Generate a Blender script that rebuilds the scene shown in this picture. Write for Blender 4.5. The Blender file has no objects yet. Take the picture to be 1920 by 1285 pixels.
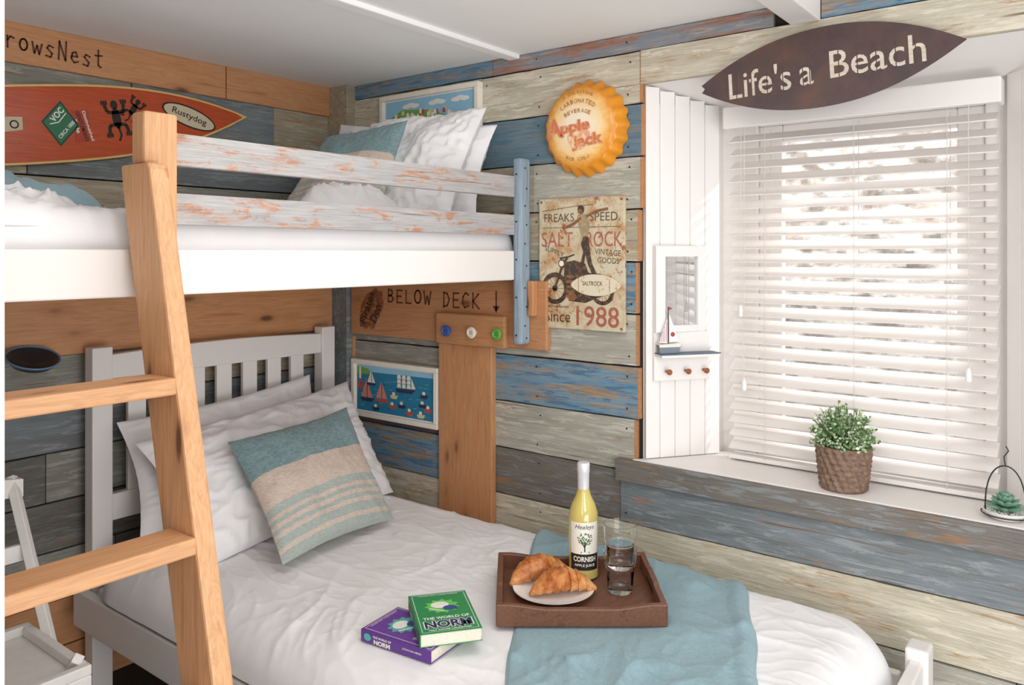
import bpy,bmesh,math,random
from mathutils import Vector,Matrix,noise
R=random.Random(5)
FLOOR=1.3
def C(r,g,b,a=1):
    f=lambda c:(c/255/12.92) if c/255<=.04045 else ((c/255+.055)/1.055)**2.4
    return (f(r),f(g),f(b),a)
# ------------------------------------------------------------------ materials
MC={}
def newmat(name):
    m=bpy.data.materials.new(name);m.use_nodes=True
    nt=m.node_tree;b=nt.nodes['Principled BSDF']
    return m,nt,b
def mul(c,k): return (min(c[0]*k,1),min(c[1]*k,1),min(c[2]*k,1),1)
def coords(nt,scale=(1,1,1),rot=(0,0,0)):
    tc=nt.nodes.new('ShaderNodeTexCoord');mp=nt.nodes.new('ShaderNodeMapping')
    mp.inputs['Scale'].default_value=scale;mp.inputs['Rotation'].default_value=rot
    nt.links.new(tc.outputs['Object'],mp.inputs[0]);return mp.outputs[0]
def nz(nt,vec,scale,detail=4,rough=.5,dist=0):
    n=nt.nodes.new('ShaderNodeTexNoise');n.inputs['Scale'].default_value=scale
    n.inputs['Detail'].default_value=detail;n.inputs['Roughness'].default_value=rough
    n.inputs['Distortion'].default_value=dist
    nt.links.new(vec,n.inputs['Vector']);return n.outputs['Fac']
def ramp(nt,fac,stops):
    r=nt.nodes.new('ShaderNodeValToRGB');e=r.color_ramp.elements
    while len(e)<len(stops): e.new(.5)
    for i,(p,c) in enumerate(stops):
        e[i].position=p;e[i].color=c
    nt.links.new(fac,r.inputs[0]);return r.outputs[0]
def mix(nt,fac,a,b,mode='MIX'):
    m=nt.nodes.new('ShaderNodeMix');m.data_type='RGBA';m.blend_type=mode
    for s,v in ((m.inputs[0],fac),(m.inputs[6],a),(m.inputs[7],b)):
        if isinstance(v,(float,int,tuple)): s.default_value=v
        else: nt.links.new(v,s)
    return m.outputs[2]
def bump(nt,b,h,st=.3,dist=.01):
    n=nt.nodes.new('ShaderNodeBump');n.inputs['Strength'].default_value=st;n.inputs['Distance'].default_value=dist
    nt.links.new(h,n.inputs['Height']);nt.links.new(n.outputs[0],b.inputs['Normal'])
K0=(0,0,0,1);K1=(1,1,1,1)
def flat(name,col,rough=.5,metal=0,var=.06,scale=40,bs=0,emit=0):
    if name in MC:return MC[name]
    m,nt,b=newmat(name)
    v=coords(nt);n=nz(nt,v,scale)
    c=ramp(nt,n,[(.3,mul(col,1-var)),(.7,mul(col,1+var))])
    nt.links.new(c,b.inputs['Base Color'])
    b.inputs['Roughness'].default_value=rough;b.inputs['Metallic'].default_value=metal
    if bs: bump(nt,b,n,bs,.004)
    MC[name]=m;return m
def stretch(axis,a,o): return tuple(a if i==axis else o for i in range(3))
def wood(name,axis,light,dark,knots=True,rough=.5,kn=(4.2,11)):
    m,nt,b=newmat(name)
    v=coords(nt,stretch(axis,1.1,16));n=nz(nt,v,2.2,7,.62,1.0)
    c=ramp(nt,n,[(.3,dark),(.44,light),(.50,mul(light,.78)),(.56,light),(.64,mul(light,.82)),(.8,mul(light,1.12))])
    v2=coords(nt,stretch(axis,3,60));g=nz(nt,v2,3,3)
    c=mix(nt,.3,c,ramp(nt,g,[(.3,mul(dark,1.0)),(.7,light)]))
    if knots:
        vo=nt.nodes.new('ShaderNodeTexVoronoi');vo.inputs['Scale'].default_value=1.0
        nt.links.new(coords(nt,stretch(axis,*kn)),vo.inputs['Vector'])
        k0=ramp(nt,vo.outputs['Distance'],[(.10,(.5,.5,.5,1)),(.30,K0)]);c=mix(nt,k0,c,mul(dark,.9))
        k=ramp(nt,vo.outputs['Distance'],[(.07,(.9,.9,.9,1)),(.15,K0)])
        c=mix(nt,k,c,mul(dark,.3))
    nt.links.new(c,b.inputs['Base Color']);b.inputs['Roughness'].default_value=rough
    bump(nt,b,g,.15,.003);return m
def painted(name,axis,paint,wd,amount=.35,paint2=None,along=1.6,across=13,chip=None,dist=.35):
    m,nt,b=newmat(name)
    p2=paint2 or mul(paint,.65)
    base=mix(nt,ramp(nt,nz(nt,coords(nt,stretch(axis,1.4,10)),2.0,7,.68,.3),[(.40,K0),(.60,K1)]),paint,p2)
    fine=nz(nt,coords(nt,stretch(axis,4,90)),2.5,5,.65)
    base=mix(nt,.38,base,ramp(nt,fine,[(.3,mul(paint,.42)),(.5,mul(paint,.9)),(.7,mul(paint,1.3))]))
    if chip:
        ck=ramp(nt,nz(nt,coords(nt,stretch(axis,3,26)),2.4,7,.75,.4),[(.53,K0),(.58,K1)])
        base=mix(nt,ck,base,chip)
    msk=ramp(nt,nz(nt,coords(nt,stretch(axis,along,across)),2.6,9,.76,dist),[(1-amount-.25,K0),(1-amount-.17,K1)])
    wv=ramp(nt,fine,[(.35,mul(wd,.55)),(.65,mul(wd,1.1))])
    c=mix(nt,msk,base,wv)
    sv=ramp(nt,nz(nt,coords(nt,stretch(axis,.9,45)),2.2,3,.6),[(.29,K1),(.35,K0)])
    c=mix(nt,sv,c,mul(wd,.4))
    nt.links.new(c,b.inputs['Base Color']);b.inputs['Roughness'].default_value=.6
    bump(nt,b,fine,.5,.005);return m
def metalmat(name,col,rough=.3): return flat(name,col,rough,1,.05)
WHITE=flat('white_paint',C(238,234,231),.45,0,.015,6)
WALLW=flat('white_wall_paint',C(234,230,227),.6,0,.015,4)
CEILM=flat('ceiling_paint',C(246,246,245),.8,0,.01,3)
def cloth(name,col,scale=400,var=.04,bs=.12,rough=.9,weave=None):
    m,nt,b=newmat(name);n=nz(nt,coords(nt),scale,2)
    l=nz(nt,coords(nt),7,3)
    c=ramp(nt,n,[(.3,mul(col,1-var)),(.7,mul(col,1+var))])
    c=mix(nt,ramp(nt,l,[(.35,K0),(.65,(.35,.35,.35,1))]),c,mul(col,1-var*1.5))
    if weave:
        w=nz(nt,coords(nt,(40,40,330)),2,3);c=mix(nt,ramp(nt,w,[(.42,K0),(.6,(.7,.7,.7,1))]),c,weave)
    nt.links.new(c,b.inputs['Base Color']);b.inputs['Roughness'].default_value=rough
    b.inputs['Sheen Weight'].default_value=.15
    bump(nt,b,n,bs,.002);return m
LINEN=cloth('white_linen',C(242,241,243),300,.015)
TEALC=cloth('teal_weave',C(116,146,152),260,.2,.5,weave=C(150,174,176))
TEALS=cloth('pale_teal_weave',C(158,174,170),260,.10,.5,weave=C(188,190,182))
BEIGEC=cloth('beige_weave',C(200,182,168),260,.10,.4,weave=C(216,204,194))
FLEECE=cloth('teal_fleece',C(142,172,182),120,.07,.8)
PINE_X=wood('pine_x',0,C(214,158,112),C(176,116,72))
PINE_Y=wood('pine_y',1,C(198,144,100),C(158,104,64))
PINE_Z=wood('pine_z',2,C(206,150,104),C(166,110,70))
LADZ=wood('ladder_pine_z',2,C(224,174,128),C(182,124,80),kn=(3.4,13))
RUNGX=wood('rung_pine_x',0,C(222,170,124),C(180,122,78),kn=(4,13))
WALN=wood('walnut',0,C(124,82,60),C(74,46,32),False,.4)
OW=C(184,138,98)
def pset(ax,t):
    return dict(
     grey=painted('plank_grey_'+t,ax,C(182,180,168),OW,.13,C(158,156,144),chip=C(198,194,182)),
     green=painted('plank_green_'+t,ax,C(150,153,144),OW,.15,C(126,124,114),chip=C(168,164,154)),
     blue=painted('plank_blue_'+t,ax,C(102,144,172),C(172,148,122),.25,C(140,158,164),chip=C(78,116,146)),
     deep=painted('plank_deep_'+t,ax,C(98,128,146),OW,.17,C(124,136,140),chip=C(90,116,134)),
     bgrey=painted('plank_bluegrey_'+t,ax,C(128,138,144),OW,.15,C(112,114,112),chip=C(148,154,156)),
     mauve=painted('plank_mauve_'+t,ax,C(146,150,156),C(176,130,110),.26,C(124,140,154),chip=C(170,163,158)),
     cream=painted('plank_cream_'+t,ax,C(212,204,184),C(196,164,130),.20,C(186,179,158),chip=C(224,217,198)),
     dark=painted('plank_dark_'+t,ax,C(116,114,107),C(156,114,80),.16,C(92,90,84),chip=C(128,128,124)),
     brown=painted('plank_brown_'+t,ax,C(122,116,108),C(164,120,82),.18,C(106,104,100),chip=C(132,136,138)),
     wine=painted('plank_wine_'+t,ax,C(100,80,76),C(130,84,62),.24,C(80,88,102)),
     tan=painted('plank_tan_'+t,ax,C(178,166,142),OW,.19,C(156,152,138),chip=C(190,183,165)),
     pine=(PINE_X,PINE_Y,PINE_Z)[ax])
PX=pset(0,'x');PY=pset(1,'y')
DIST=painted('distressed_paint',0,C(190,188,187),C(204,154,126),.235,C(172,173,176),2.6,10,dist=1.0)
BLUEP=painted('blue_post_paint',2,C(156,174,188),C(178,168,156),.17,C(134,152,170),2.5,12)
BLACK=flat('black',C(28,26,26),.5)
GAP=flat('dark_gap',C(40,34,28),.9)
def inkmat(n,r,g,b,ro=.6): return flat('ink_'+n,C(r,g,b),ro,0,.04,60)
def worn(n,col,under,amt=.5,scale=55):
    m,nt,b=newmat('worn_'+n);k=ramp(nt,nz(nt,coords(nt),scale,6,.75),[(amt,K0),(amt+.1,K1)])
    nt.links.new(mix(nt,k,col,under),b.inputs['Base Color']);b.inputs['Roughness'].default_value=.4;return m
BURN=inkmat('burn',92,52,30);INKB=inkmat('black',34,30,28);INKW=inkmat('white',240,238,232)
INKR=inkmat('red',160,70,60);INKG=inkmat('green',40,120,70)
def glassmix(name,tint,refl=.12,rough=.02):
    m=bpy.data.materials.new(name);m.use_nodes=True;nt=m.node_tree;nt.nodes.clear()
    o=nt.nodes.new('ShaderNodeOutputMaterial');t=nt.nodes.new('ShaderNodeBsdfTransparent');g=nt.nodes.new('ShaderNodeBsdfGlossy')
    x=nt.nodes.new('ShaderNodeMixShader')
    t.inputs[0].default_value=tint;g.inputs['Roughness'].default_value=rough
    x.inputs[0].default_value=refl
    nt.links.new(t.outputs[0],x.inputs[1]);nt.links.new(g.outputs[0],x.inputs[2])
    nt.links.new(x.outputs[0],o.inputs[0]);return m
PANE=glassmix('window_glass',(1,1,1,1),.05)
TUMB,nt,b=newmat('tumbler_glass');b.inputs['Base Color'].default_value=(1,1,1,1);b.inputs['Transmission Weight'].default_value=1;b.inputs['Roughness'].default_value=.0;b.inputs['IOR'].default_value=1.3
nt.links.new(ramp(nt,nz(nt,coords(nt),5,1),[(0,(.99,1,1,1)),(1,K1)]),b.inputs['Base Color'])
MIRR=metalmat('mirror_glass',C(225,228,230),.03)
# ------------------------------------------------------------------ mesh builder
TG={}
def text_geo(s,bold=0,shear=0):
    k=(s,bold,shear)
    if k in TG:return TG[k]
    cu=bpy.data.curves.new('t','FONT');cu.body=s;cu.offset=bold;cu.shear=shear;cu.resolution_u=3
    o=bpy.data.objects.new('t',cu);bpy.context.scene.collection.objects.link(o)
    dg=bpy.context.evaluated_depsgraph_get()
    me=bpy.data.meshes.new_from_object(o.evaluated_get(dg))
    vs=[v.co.copy() for v in me.vertices];fs=[tuple(p.vertices) for p in me.polygons]
    bpy.data.objects.remove(o);bpy.data.curves.remove(cu);bpy.data.meshes.remove(me)
    x0=min(v.x for v in vs);x1=max(v.x for v in vs);y0=min(v.y for v in vs);y1=max(v.y for v in vs)
    vs=[((v.x-(x0+x1)/2)/(x1-x0),(v.y-(y0+y1)/2)/(y1-y0)) for v in vs]
    TG[k]=(vs,fs);return TG[k]
def frame(o,u,v):
    u=Vector(u).normalized();v=Vector(v).normalized();n=u.cross(v)
    m=Matrix.Identity(4)
    for i in range(3):
        m[i][0]=u[i];m[i][1]=v[i];m[i][2]=n[i];m[i][3]=o[i]
    return m
def WW(y,z,x=2.07): return frame((x,y,z),(0,-1,0),(0,0,1))
def HW(x,z,y=2.47): return frame((x,y,z),(1,0,0),(0,0,1))
def FL(x,y,z,a=0): return frame((x,y,z),(math.cos(a),math.sin(a),0),(-math.sin(a),math.cos(a),0))
def circ(cx,cy,rx,ry,n=14): return [(cx+rx*math.cos(2*math.pi*i/n+1.3),cy+ry*math.sin(2*math.pi*i/n+1.3)) for i in range(n+1)]
ST={'C':[[(.9,.85),(.5,1),(.15,.75),(.05,.35),(.35,0),(.9,.12)]],'r':[[(.2,.6),(.25,0)],[(.25,.4),(.5,.6),(.85,.55)]],'o':[circ(.5,.3,.38,.3)],
'w':[[(0,.58),(.25,0),(.5,.45),(.75,0),(1,.58)]],'s':[[(.85,.55),(.4,.62),(.2,.45),(.75,.22),(.6,.0),(.1,.05)]],'N':[[(.1,0),(.15,1),(.85,0),(.9,1.05)]],
'e':[[(.15,.32),(.8,.35),(.6,.6),(.25,.52),(.12,.2),(.45,0),(.88,.1)]],'t':[[(.5,.95),(.48,.1),(.8,0)],[(.1,.62),(.9,.66)]],
'B':[[(.1,0),(.1,1),(.6,.95),(.72,.75),(.5,.56),(.12,.52),(.6,.5),(.88,.28),(.6,.04),(.1,0)]],'E':[[(.85,1),(.1,.97),(.1,0),(.9,.02)],[(.1,.5),(.72,.52)]],
'L':[[(.1,1),(.1,0),(.85,.03)]],'O':[circ(.5,.5,.45,.5,18)],'W':[[(0,1),(.25,0),(.5,.65),(.75,0),(1,1)]],'D':[[(.1,0),(.12,1),(.6,.9),(.9,.5),(.6,.08),(.05,0)]],'K':[[(.1,0),(.1,1)],[(.85,1),(.12,.45),(.95,0)]]}
class M:
    def __init__(s): s.v=[];s.f=[];s.fm=[];s.mats=[]
    def mi(s,m):
        if m not in s.mats:s.mats.append(m)
        return s.mats.index(m)
    def add(s,vs,fs,mat):
        o=len(s.v);s.v+=[tuple(v) for v in vs]
        for i,f in enumerate(fs):
            s.f.append(tuple(o+k for k in f));s.fm.append(s.mi(mat[i] if isinstance(mat,list) else mat))
        return s
    def pbox(s,fr,a,b,mat):
        vs=[fr@Vector((x,y,z)) for z in (a[2],b[2]) for y in (a[1],b[1]) for x in (a[0],b[0])]
        return s.add(vs,[(0,2,3,1),(4,5,7,6),(0,1,5,4),(2,6,7,3),(0,4,6,2),(1,3,7,5)],mat)
    def box(s,a,b,mat): return s.pbox(Matrix.Identity(4),a,b,mat)
    def poly(s,fr,pts,z0,z1,mat):
        n=len(pts)
        if z0==z1: return s.add([fr@Vector((p[0],p[1],z0)) for p in pts],[tuple(range(n))],mat)
        vs=[fr@Vector((p[0],p[1],z0)) for p in pts]+[fr@Vector((p[0],p[1],z1)) for p in pts]
        fs=[tuple(range(n))[::-1],tuple(range(n,2*n))]+[(i,(i+1)%n,n+(i+1)%n,n+i) for i in range(n)]
        return s.add(vs,fs,mat)
    def ell(s,fr,cx,cy,rx,ry,z0,z1,mat,n=28,rot=0):
        pts=[]
        for i in range(n):
            a=2*math.pi*i/n;x=rx*math.cos(a);y=ry*math.sin(a)
            pts.append((cx+x*math.cos(rot)-y*math.sin(rot),cy+x*math.sin(rot)+y*math.cos(rot)))
        return s.poly(fr,pts,z0,z1,mat)
    def ring(s,fr,cx,cy,r0,r1,z,mat,n=28):
        vs=[fr@Vector((cx+r*math.cos(2*math.pi*i/n),cy+r*math.sin(2*math.pi*i/n),z)) for r in (r0,r1) for i in range(n)]
        return s.add(vs,[(i,(i+1)%n,n+(i+1)%n,n+i) for i in range(n)],mat)
    def line(s,fr,pts,w,z,mat):
        for a,b in zip(pts[:-1],pts[1:]):
            d=Vector((b[0]-a[0],b[1]-a[1]));
            if d.length<1e-6: continue
            p=Vector((-d.y,d.x)).normalized()*w/2
            s.poly(fr,[(a[0]+p.x,a[1]+p.y),(a[0]-p.x,a[1]-p.y),(b[0]-p.x,b[1]-p.y),(b[0]+p.x,b[1]+p.y)],z,z,mat)
        return s
    def hand(s,fr,st,x,y,cw,h,wd,mat,z,slope=0):
        for i,ch in enumerate(st):
            if ch in ST:
                ro=R.uniform(-.06,.06);X=x+i*cw;Y=y+slope*i*cw+R.uniform(-.03,.03)*h
                for stx in ST[ch]:
                    pts=[(X+(p[0]*math.cos(ro)-p[1]*math.sin(ro)*h/cw*.6)*cw*.74,Y+(p[1]+p[0]*math.sin(ro))*h) for p in stx]
                    s.line(fr,pts,wd,z,mat)
                    for p in pts: s.ell(fr,p[0],p[1],wd*.52,wd*.52,z,z,mat,8)
        return s
    def lathe(s,fr,prof,mat,n=32,fn=None):
        vs=[]
        for r,h in prof:
            for i in range(n):
                a=2*math.pi*i/n;rr=r*(fn(a,h) if fn else 1)
                vs.append(fr@Vector((rr*math.cos(a),rr*math.sin(a),h)))
        fs=[(k*n+i,k*n+(i+1)%n,(k+1)*n+(i+1)%n,(k+1)*n+i) for k in range(len(prof)-1) for i in range(n)]
        if prof[0][0]>1e-5: fs.append(tuple(range(n))[::-1])
        if prof[-1][0]>1e-5: fs.append(tuple((len(prof)-1)*n+i for i in range(n)))
        return s.add(vs,fs,mat)
    def tube(s,pts,rad,mat,n=10,flatk=1):
        pts=[Vector(p) for p in pts];N=len(pts)
        if not isinstance(rad,(list,tuple)): rad=[rad]*N
        t0=(pts[1]-pts[0]).normalized();up=Vector((0,0,1)) if abs(t0.z)<.9 else Vector((1,0,0))
        vs=[]
        for k,p in enumerate(pts):
            t=(pts[min(k+1,N-1)]-pts[max(k-1,0)]).normalized()
            a=t.cross(up).normalized();b=a.cross(t)
            for i in range(n):
                an=2*math.pi*i/n;vs.append(p+a*math.cos(an)*rad[k]+b*math.sin(an)*rad[k]*flatk)
        fs=[(k*n+i,k*n+(i+1)%n,(k+1)*n+(i+1)%n,(k+1)*n+i) for k in range(N-1) for i in range(n)]
        fs+=[tuple(range(n))[::-1],tuple((N-1)*n+i for i in range(n))]
        return s.add(vs,fs,mat)
    def grid(s,fn,nu,nv,mat):
        vs=[fn(i/nu,j/nv) for j in range(nv+1) for i in range(nu+1)]
        fs=[];ms=[]
        for j in range(nv):
            for i in range(nu):
                a=j*(nu+1)+i;fs.append((a,a+1,a+nu+2,a+nu+1));ms.append(mat((i+.5)/nu,(j+.5)/nv) if callable(mat) else mat)
        return s.add(vs,fs,ms)
    def text(s,fr,st,cx,cy,w,h,mat,z=.001,rot=0,bold=.01,shear=0,fn=None):
        vs,fs=text_geo(st,bold,shear);out=[]
        for x,y in vs:
            x*=w;y*=h;X=cx+x*math.cos(rot)-y*math.sin(rot);Y=cy+x*math.sin(rot)+y*math.cos(rot)
            out.append(fn(X,Y) if fn else fr@Vector((X,Y,z)))
        return s.add(out,fs,mat)
    def arc(s,fr,st,cx,cy,r,h,cw,mat,z,bold=.01,a0=math.pi/2):
        n=len(st)
        for i,ch in enumerate(st):
            if ch==' ':continue
            a=a0-(i-(n-1)/2)*cw/r
            s.text(fr,ch,cx+r*math.cos(a),cy+r*math.sin(a),cw*(.3 if ch in 'I' else .78),h,mat,z,a-math.pi/2,bold)
        return s
    def obj(s,name,smooth=0,bevel=0,label=None,recalc=True):
        me=bpy.data.meshes.new(name);me.from_pydata(s.v,[],s.f)
        for m in s.mats:me.materials.append(m)
        me.polygons.foreach_set('material_index',s.fm)
        if recalc:
            bm=bmesh.new();bm.from_mesh(me);bmesh.ops.recalc_face_normals(bm,faces=bm.faces);bm.to_mesh(me);bm.free()
        if smooth:
            me.polygons.foreach_set('use_smooth',[True]*len(me.polygons))
            me.set_sharp_from_angle(angle=math.radians(smooth))
        me.update()
        o=bpy.data.objects.new(name,me);bpy.context.scene.collection.objects.link(o)
        if bevel:
            b=o.modifiers.new('b','BEVEL');b.width=bevel;b.segments=2;b.limit_method='ANGLE'
        if label:o['label']=label
        return o
def settle(o,loc):
    o.data.transform(Matrix.Translation(-Vector(loc)));o.location=loc
def thing(name,label,cat,loc,parts,group=None):
    loc=Vector(loc)
    if len(parts)==1:
        r=parts[0];r.name=name;settle(r,loc)
    else:
        r=bpy.data.objects.new(name,None);r.empty_display_size=.05;bpy.context.scene.collection.objects.link(r);r.location=loc
        for p in parts:
            if isinstance(p,tuple):
                par,kids=p
            else: par,kids=p,[]
            par.data.transform(Matrix.Translation(-loc));par.parent=r
            for k in kids:
                k.data.transform(Matrix.Translation(-loc));k.parent=par
    r['label']=label;r['category']=cat
    if group:r['group']=group
    return r
def struct(o,label=None,cat=None):
    o['kind']='structure'
    o['label']=label or o.name.replace('_',' ');o['category']=cat or o.name.split('_')[0]
    return o
# ------------------------------------------------------------------ room shell
m=M();m.box((-1.0,-1.2,-1.36),(2.45,2.6,-1.3),flat('dark_carpet',C(62,60,58),.95,0,.3,300,.5))
struct(m.obj('floor'),'dark grey carpeted bedroom floor','floor')
m=M();m.box((-1.0,-1.2,.65),(2.45,2.6,.72),CEILM)
struct(m.obj('ceiling'),'low white plastered cottage ceiling','ceiling')
m=M();m.box((.15,1.555,.636),(2.07,1.60,.66),CEILM);struct(m.obj('trim_1',bevel=.004),'white painted batten across the ceiling','trim')
m=M();m.box((-1.0,.60,.59),(2.07,.674,.66),WHITE);struct(m.obj('trim_2',bevel=.004),'white painted ceiling beam','trim')
def planks_y(m,z0,z1,segs,P,xf=2.07):
    for ya,yb,k in segs:
        j=R.uniform(-.003,.003)
        n=max(4,int((yb-ya)/.05));fr=frame((2.092,0,0),(0,1,0),(0,0,1))
        lo=[(ya+.0012+(yb-ya-.0024)*i/n,z0+.0022+R.uniform(-.0008,.0012)) for i in range(n+1)]
        hi=[(ya+.0012+(yb-ya-.0024)*i/n,z1-.0022+R.uniform(-.0012,.0008)) for i in range(n+1)]
        m.poly(fr,lo+hi[::-1],0,xf+j-2.092,P[k])
        if 1.1<ya<1.13: m.box((xf+j-.001,ya-.003,z0+.003),(2.092,ya+.004,z1-.003),PINE_Y)
m=M()
m.box((2.084,-1.15,-1.3),(2.0865,.05,.5),GAP);m.box((2.084,1.113,-1.3),(2.0865,2.5,.65),GAP);m.box((2.084,.05,-1.3),(2.0865,1.12,-.64),GAP);m.box((2.084,-1.15,.497),(2.0865,1.12,.65),GAP)
rows=[(.595,.65,[(1.67,2.5,'blue'),(.72,1.67,'mauve'),(.1,.6,'blue'),(-1.1,.1,'grey')]),
 (.44,.595,[(1.72,2.5,'cream'),(1.112,1.72,'cream')]),
 (.285,.44,[(1.106,2.5,'deep')]),
 (.13,.285,[(1.50,2.5,'tan'),(1.108,1.50,'grey')]),
 (-.025,.13,[(1.55,2.5,'deep'),(1.116,1.55,'tan')]),
 (-.18,-.025,[(1.125,2.5,'blue')]),
 (-.335,-.18,[(1.125,1.66,'grey'),(1.66,2.5,'green')]),
 (-.49,-.335,[(1.118,1.66,'blue'),(1.66,2.5,'green')]),
 (-.645,-.49,[(1.128,1.66,'grey'),(1.66,2.5,'wine')]),
 (-.80,-.645,[]),
 (-.955,-.80,[(-1.1,2.5,'cream')]),
 (-1.11,-.955,[(.18,2.5,'grey'),(-1.1,.18,'blue')]),
 (-1.3,-1.11,[(-1.1,2.5,'dark')])]
for z0,z1,segs in rows: 
    if not segs:
        planks_y(m,z0,z1,[(1.18,1.66,'brown'),(1.66,2.5,'blue')],PY)
        planks_y(m,z0,-.655,[(-1.1,1.18,'bgrey')],PY)
    else: planks_y(m,z0,z1,segs,PY)
m.box((2.067,.05,.497),(2.092,1.111,.594),PY['cream']);m.box((2.07,-1.1,.44),(2.092,.05,.594),PY['cream'])
for z0,z1,k in [(.285,.44,'tan'),(.13,.285,'grey'),(-.025,.13,'blue'),(-.18,-.025,'tan'),(-.335,-.18,'grey'),(-.49,-.335,'green'),(-.645,-.49,'tan')]:
    m.box((2.07,-1.1,z0+.0016),(2.092,.055,z1-.0016),PY[k])
for z0,z1,segs in rows:
    for y in (1.15,1.48,1.69):
        for dz in (.03,.125):
            if y<1.5 or dz>.1: m.ell(WW(y+R.uniform(-.01,.01),z0+dz,2.0662),0,0,.003,.003,0,.0004,BLACK,8)
I=Matrix.Identity(4)
m.poly(I,[(2.085,1.116),(2.285,.966),(2.42,.966),(2.42,2.6),(2.085,2.6)],-1.3,.65,WALLW)
m.poly(I,[(2.085,.05),(2.285,.215),(2.42,.215),(2.42,-1.2),(2.085,-1.2)],-1.3,.65,WALLW)
m.box((2.086,.05,-1.3),(2.42,1.116,-.63),WALLW)
fy=frame((0,.0,0),(1,0,0),(0,0,1))
m.poly(fy,[(2.088,.499),(2.288,.44),(2.42,.44),(2.42,.65),(2.088,.65)],-.02,-1.14,WALLW)
struct(m.obj('wall_right',bevel=.0022),'wall clad in weathered reclaimed painted planks with window recess','wall')
RU=Vector((.2,-.147,0)).normalized();RL=.2482
def RV(t,z,off=.006):
    return frame(Vector((2.08+.2*t,1.107-.147*t,z))+RU.cross(Vector((0,0,1)))*off,RU,(0,0,1))
m=M();f0=RV(0,0,0)
n=5
for i in range(n):
    a=i/n*RL;b=(i+1)/n*RL-.0022
    m.pbox(f0,(a+(.0 if i else .004),-.603,-.004),(b,.495-.055*(i+.5)/n,.006),WHITE)
m.pbox(f0,(.004,-.603,-.006),(RL-.002,.44,.002),WHITE)
f1=frame((2.285,.215,0),(-.2,-.165,0),(0,0,1))
for i in range(n):
    a=i/n*.255;b=(i+1)/n*.255-.0015
    m.pbox(f1,(a,-.603,-.006),(b,.44,.004),WHITE)
struct(m.obj('trim_3',bevel=.0012),'white tongue-and-groove boarding lining the window recess','trim')
m=M();m.poly(I,[(2.06,.02),(2.06,1.135),(2.085,1.112),(2.33,.95),(2.33,.2)],-.63,-.605,WHITE)
struct(m.obj('trim_4',bevel=.002),'white painted window sill','trim')
m=M();m.box((2.045,-1.0,-.672),(2.072,1.185,-.608),PY['brown']);struct(m.obj('trim_5',bevel=.003),'grey brown weathered board under the window sill','trim')
m=M();m.box((2.032,2.362,-1.3),(2.09,2.5,.1),PX['bgrey']);m.box((2.03,2.36,.1),(2.09,2.5,.38),PX['deep']);m.box((2.03,2.36,.382),(2.09,2.5,.65),PX['tan'])
m.box((2.058,2.357,-1.3),(2.075,2.362,-.32),PINE_Z)
struct(m.obj('trim_6',bevel=.003),'narrow boxed pipe casing in the room corner','trim')
# head wall
m=M();m.box((-.2,2.5,-1.3),(2.2,2.6,.65),GAP)
for z0,z1,segs in [(.38,.54,[(.15,1.25,'green'),(1.25,1.78,'bgrey'),(1.78,2.08,'tan')]),(.225,.38,[(.15,.95,'tan'),(.95,2.08,'bgrey')]),(.07,.225,[(.15,1.4,'tan'),(1.4,2.08,'green')]),(-.1,.07,[(.15,2.08,'grey')]),
  (-.30,-.10,[(.15,2.08,'tan')]),(-.44,-.30,[(.15,1.15,'green'),(1.15,2.08,'tan')]),(-.585,-.44,[(.15,1.3,'bgrey'),(1.3,2.08,'bgrey')]),(-.73,-.585,[(.15,1.0,'dark'),(1.0,2.08,'green')]),(-.875,-.73,[(.15,2.08,'dark')]),(-1.02,-.875,[(.15,1.2,'green'),(1.2,2.08,'dark')]),(-1.16,-1.02,[(.15,2.08,'pine')]),(-1.3,-1.16,[(.15,2.08,'pine')])]:
    for a,b,k in segs:
        j=R.uniform(-.003,.003);m.box((a+.0012,2.475+j,z0+.0022),(b-.0012,2.502,z1-.0022),PX[k])
m.box((.15,2.462,.537),(1.575,2.50,.65),PX['pine']);m.box((1.578,2.460,.537),(2.03,2.50,.65),PX['pine'])
m.box((.15,2.445,-.298),(2.03,2.50,-.105),PX['pine'])
m.hand(HW(0,0,2.461),'CrowsNest',.853,.578,.0345,.054,.0048,BURN,.001,-.05)
struct(m.obj('wall_back',bevel=.0022),'wall clad in weathered planks with carved pine fascia','wall')
m=M();m.box((.05,.72,-1.3),(.15,2.6,.65),WALLW);struct(m.obj('wall_left'),'plain white painted side wall','wall')
m=M();m.box((.13,.64,-1.3),(.232,.72,.65),WHITE);struct(m.obj('trim_7',bevel=.004),'white painted door jamb','trim')
# window
m=M()
def fb(y0,y1,z0,z1,x0=2.33,x1=2.38): m.box((x0,y0,z0),(x1,y1,z1),WHITE)
fb(.2,.27,-.62,.45);fb(.86,.98,-.62,.45);fb(.27,.86,-.62,-.56);fb(.27,.86,.38,.45)
fb(.27,.335,-.56,.38,2.345,2.375);fb(.79,.86,-.56,.38,2.345,2.375);fb(.335,.79,-.56,-.505,2.345,2.375);fb(.335,.79,.33,.38,2.345,2.375)
o=m.obj('window_frame',bevel=.004)
m=M();m.box((2.357,.33,-.51),(2.361,.795,.335),PANE);g=m.obj('window_pane')
m=M();m.box((2.325,.56,-.50),(2.345,.60,-.485),WHITE);m.tube([(2.32,.56,-.49),(2.31,.52,-.488),(2.31,.47,-.486)],.005,WHITE);h=m.obj('window_handle',smooth=40)
w=thing('window_1','white painted casement window in a deep recess','window',(2.35,.56,-.62),[o,g,h]);w['kind']='structure'
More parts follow.
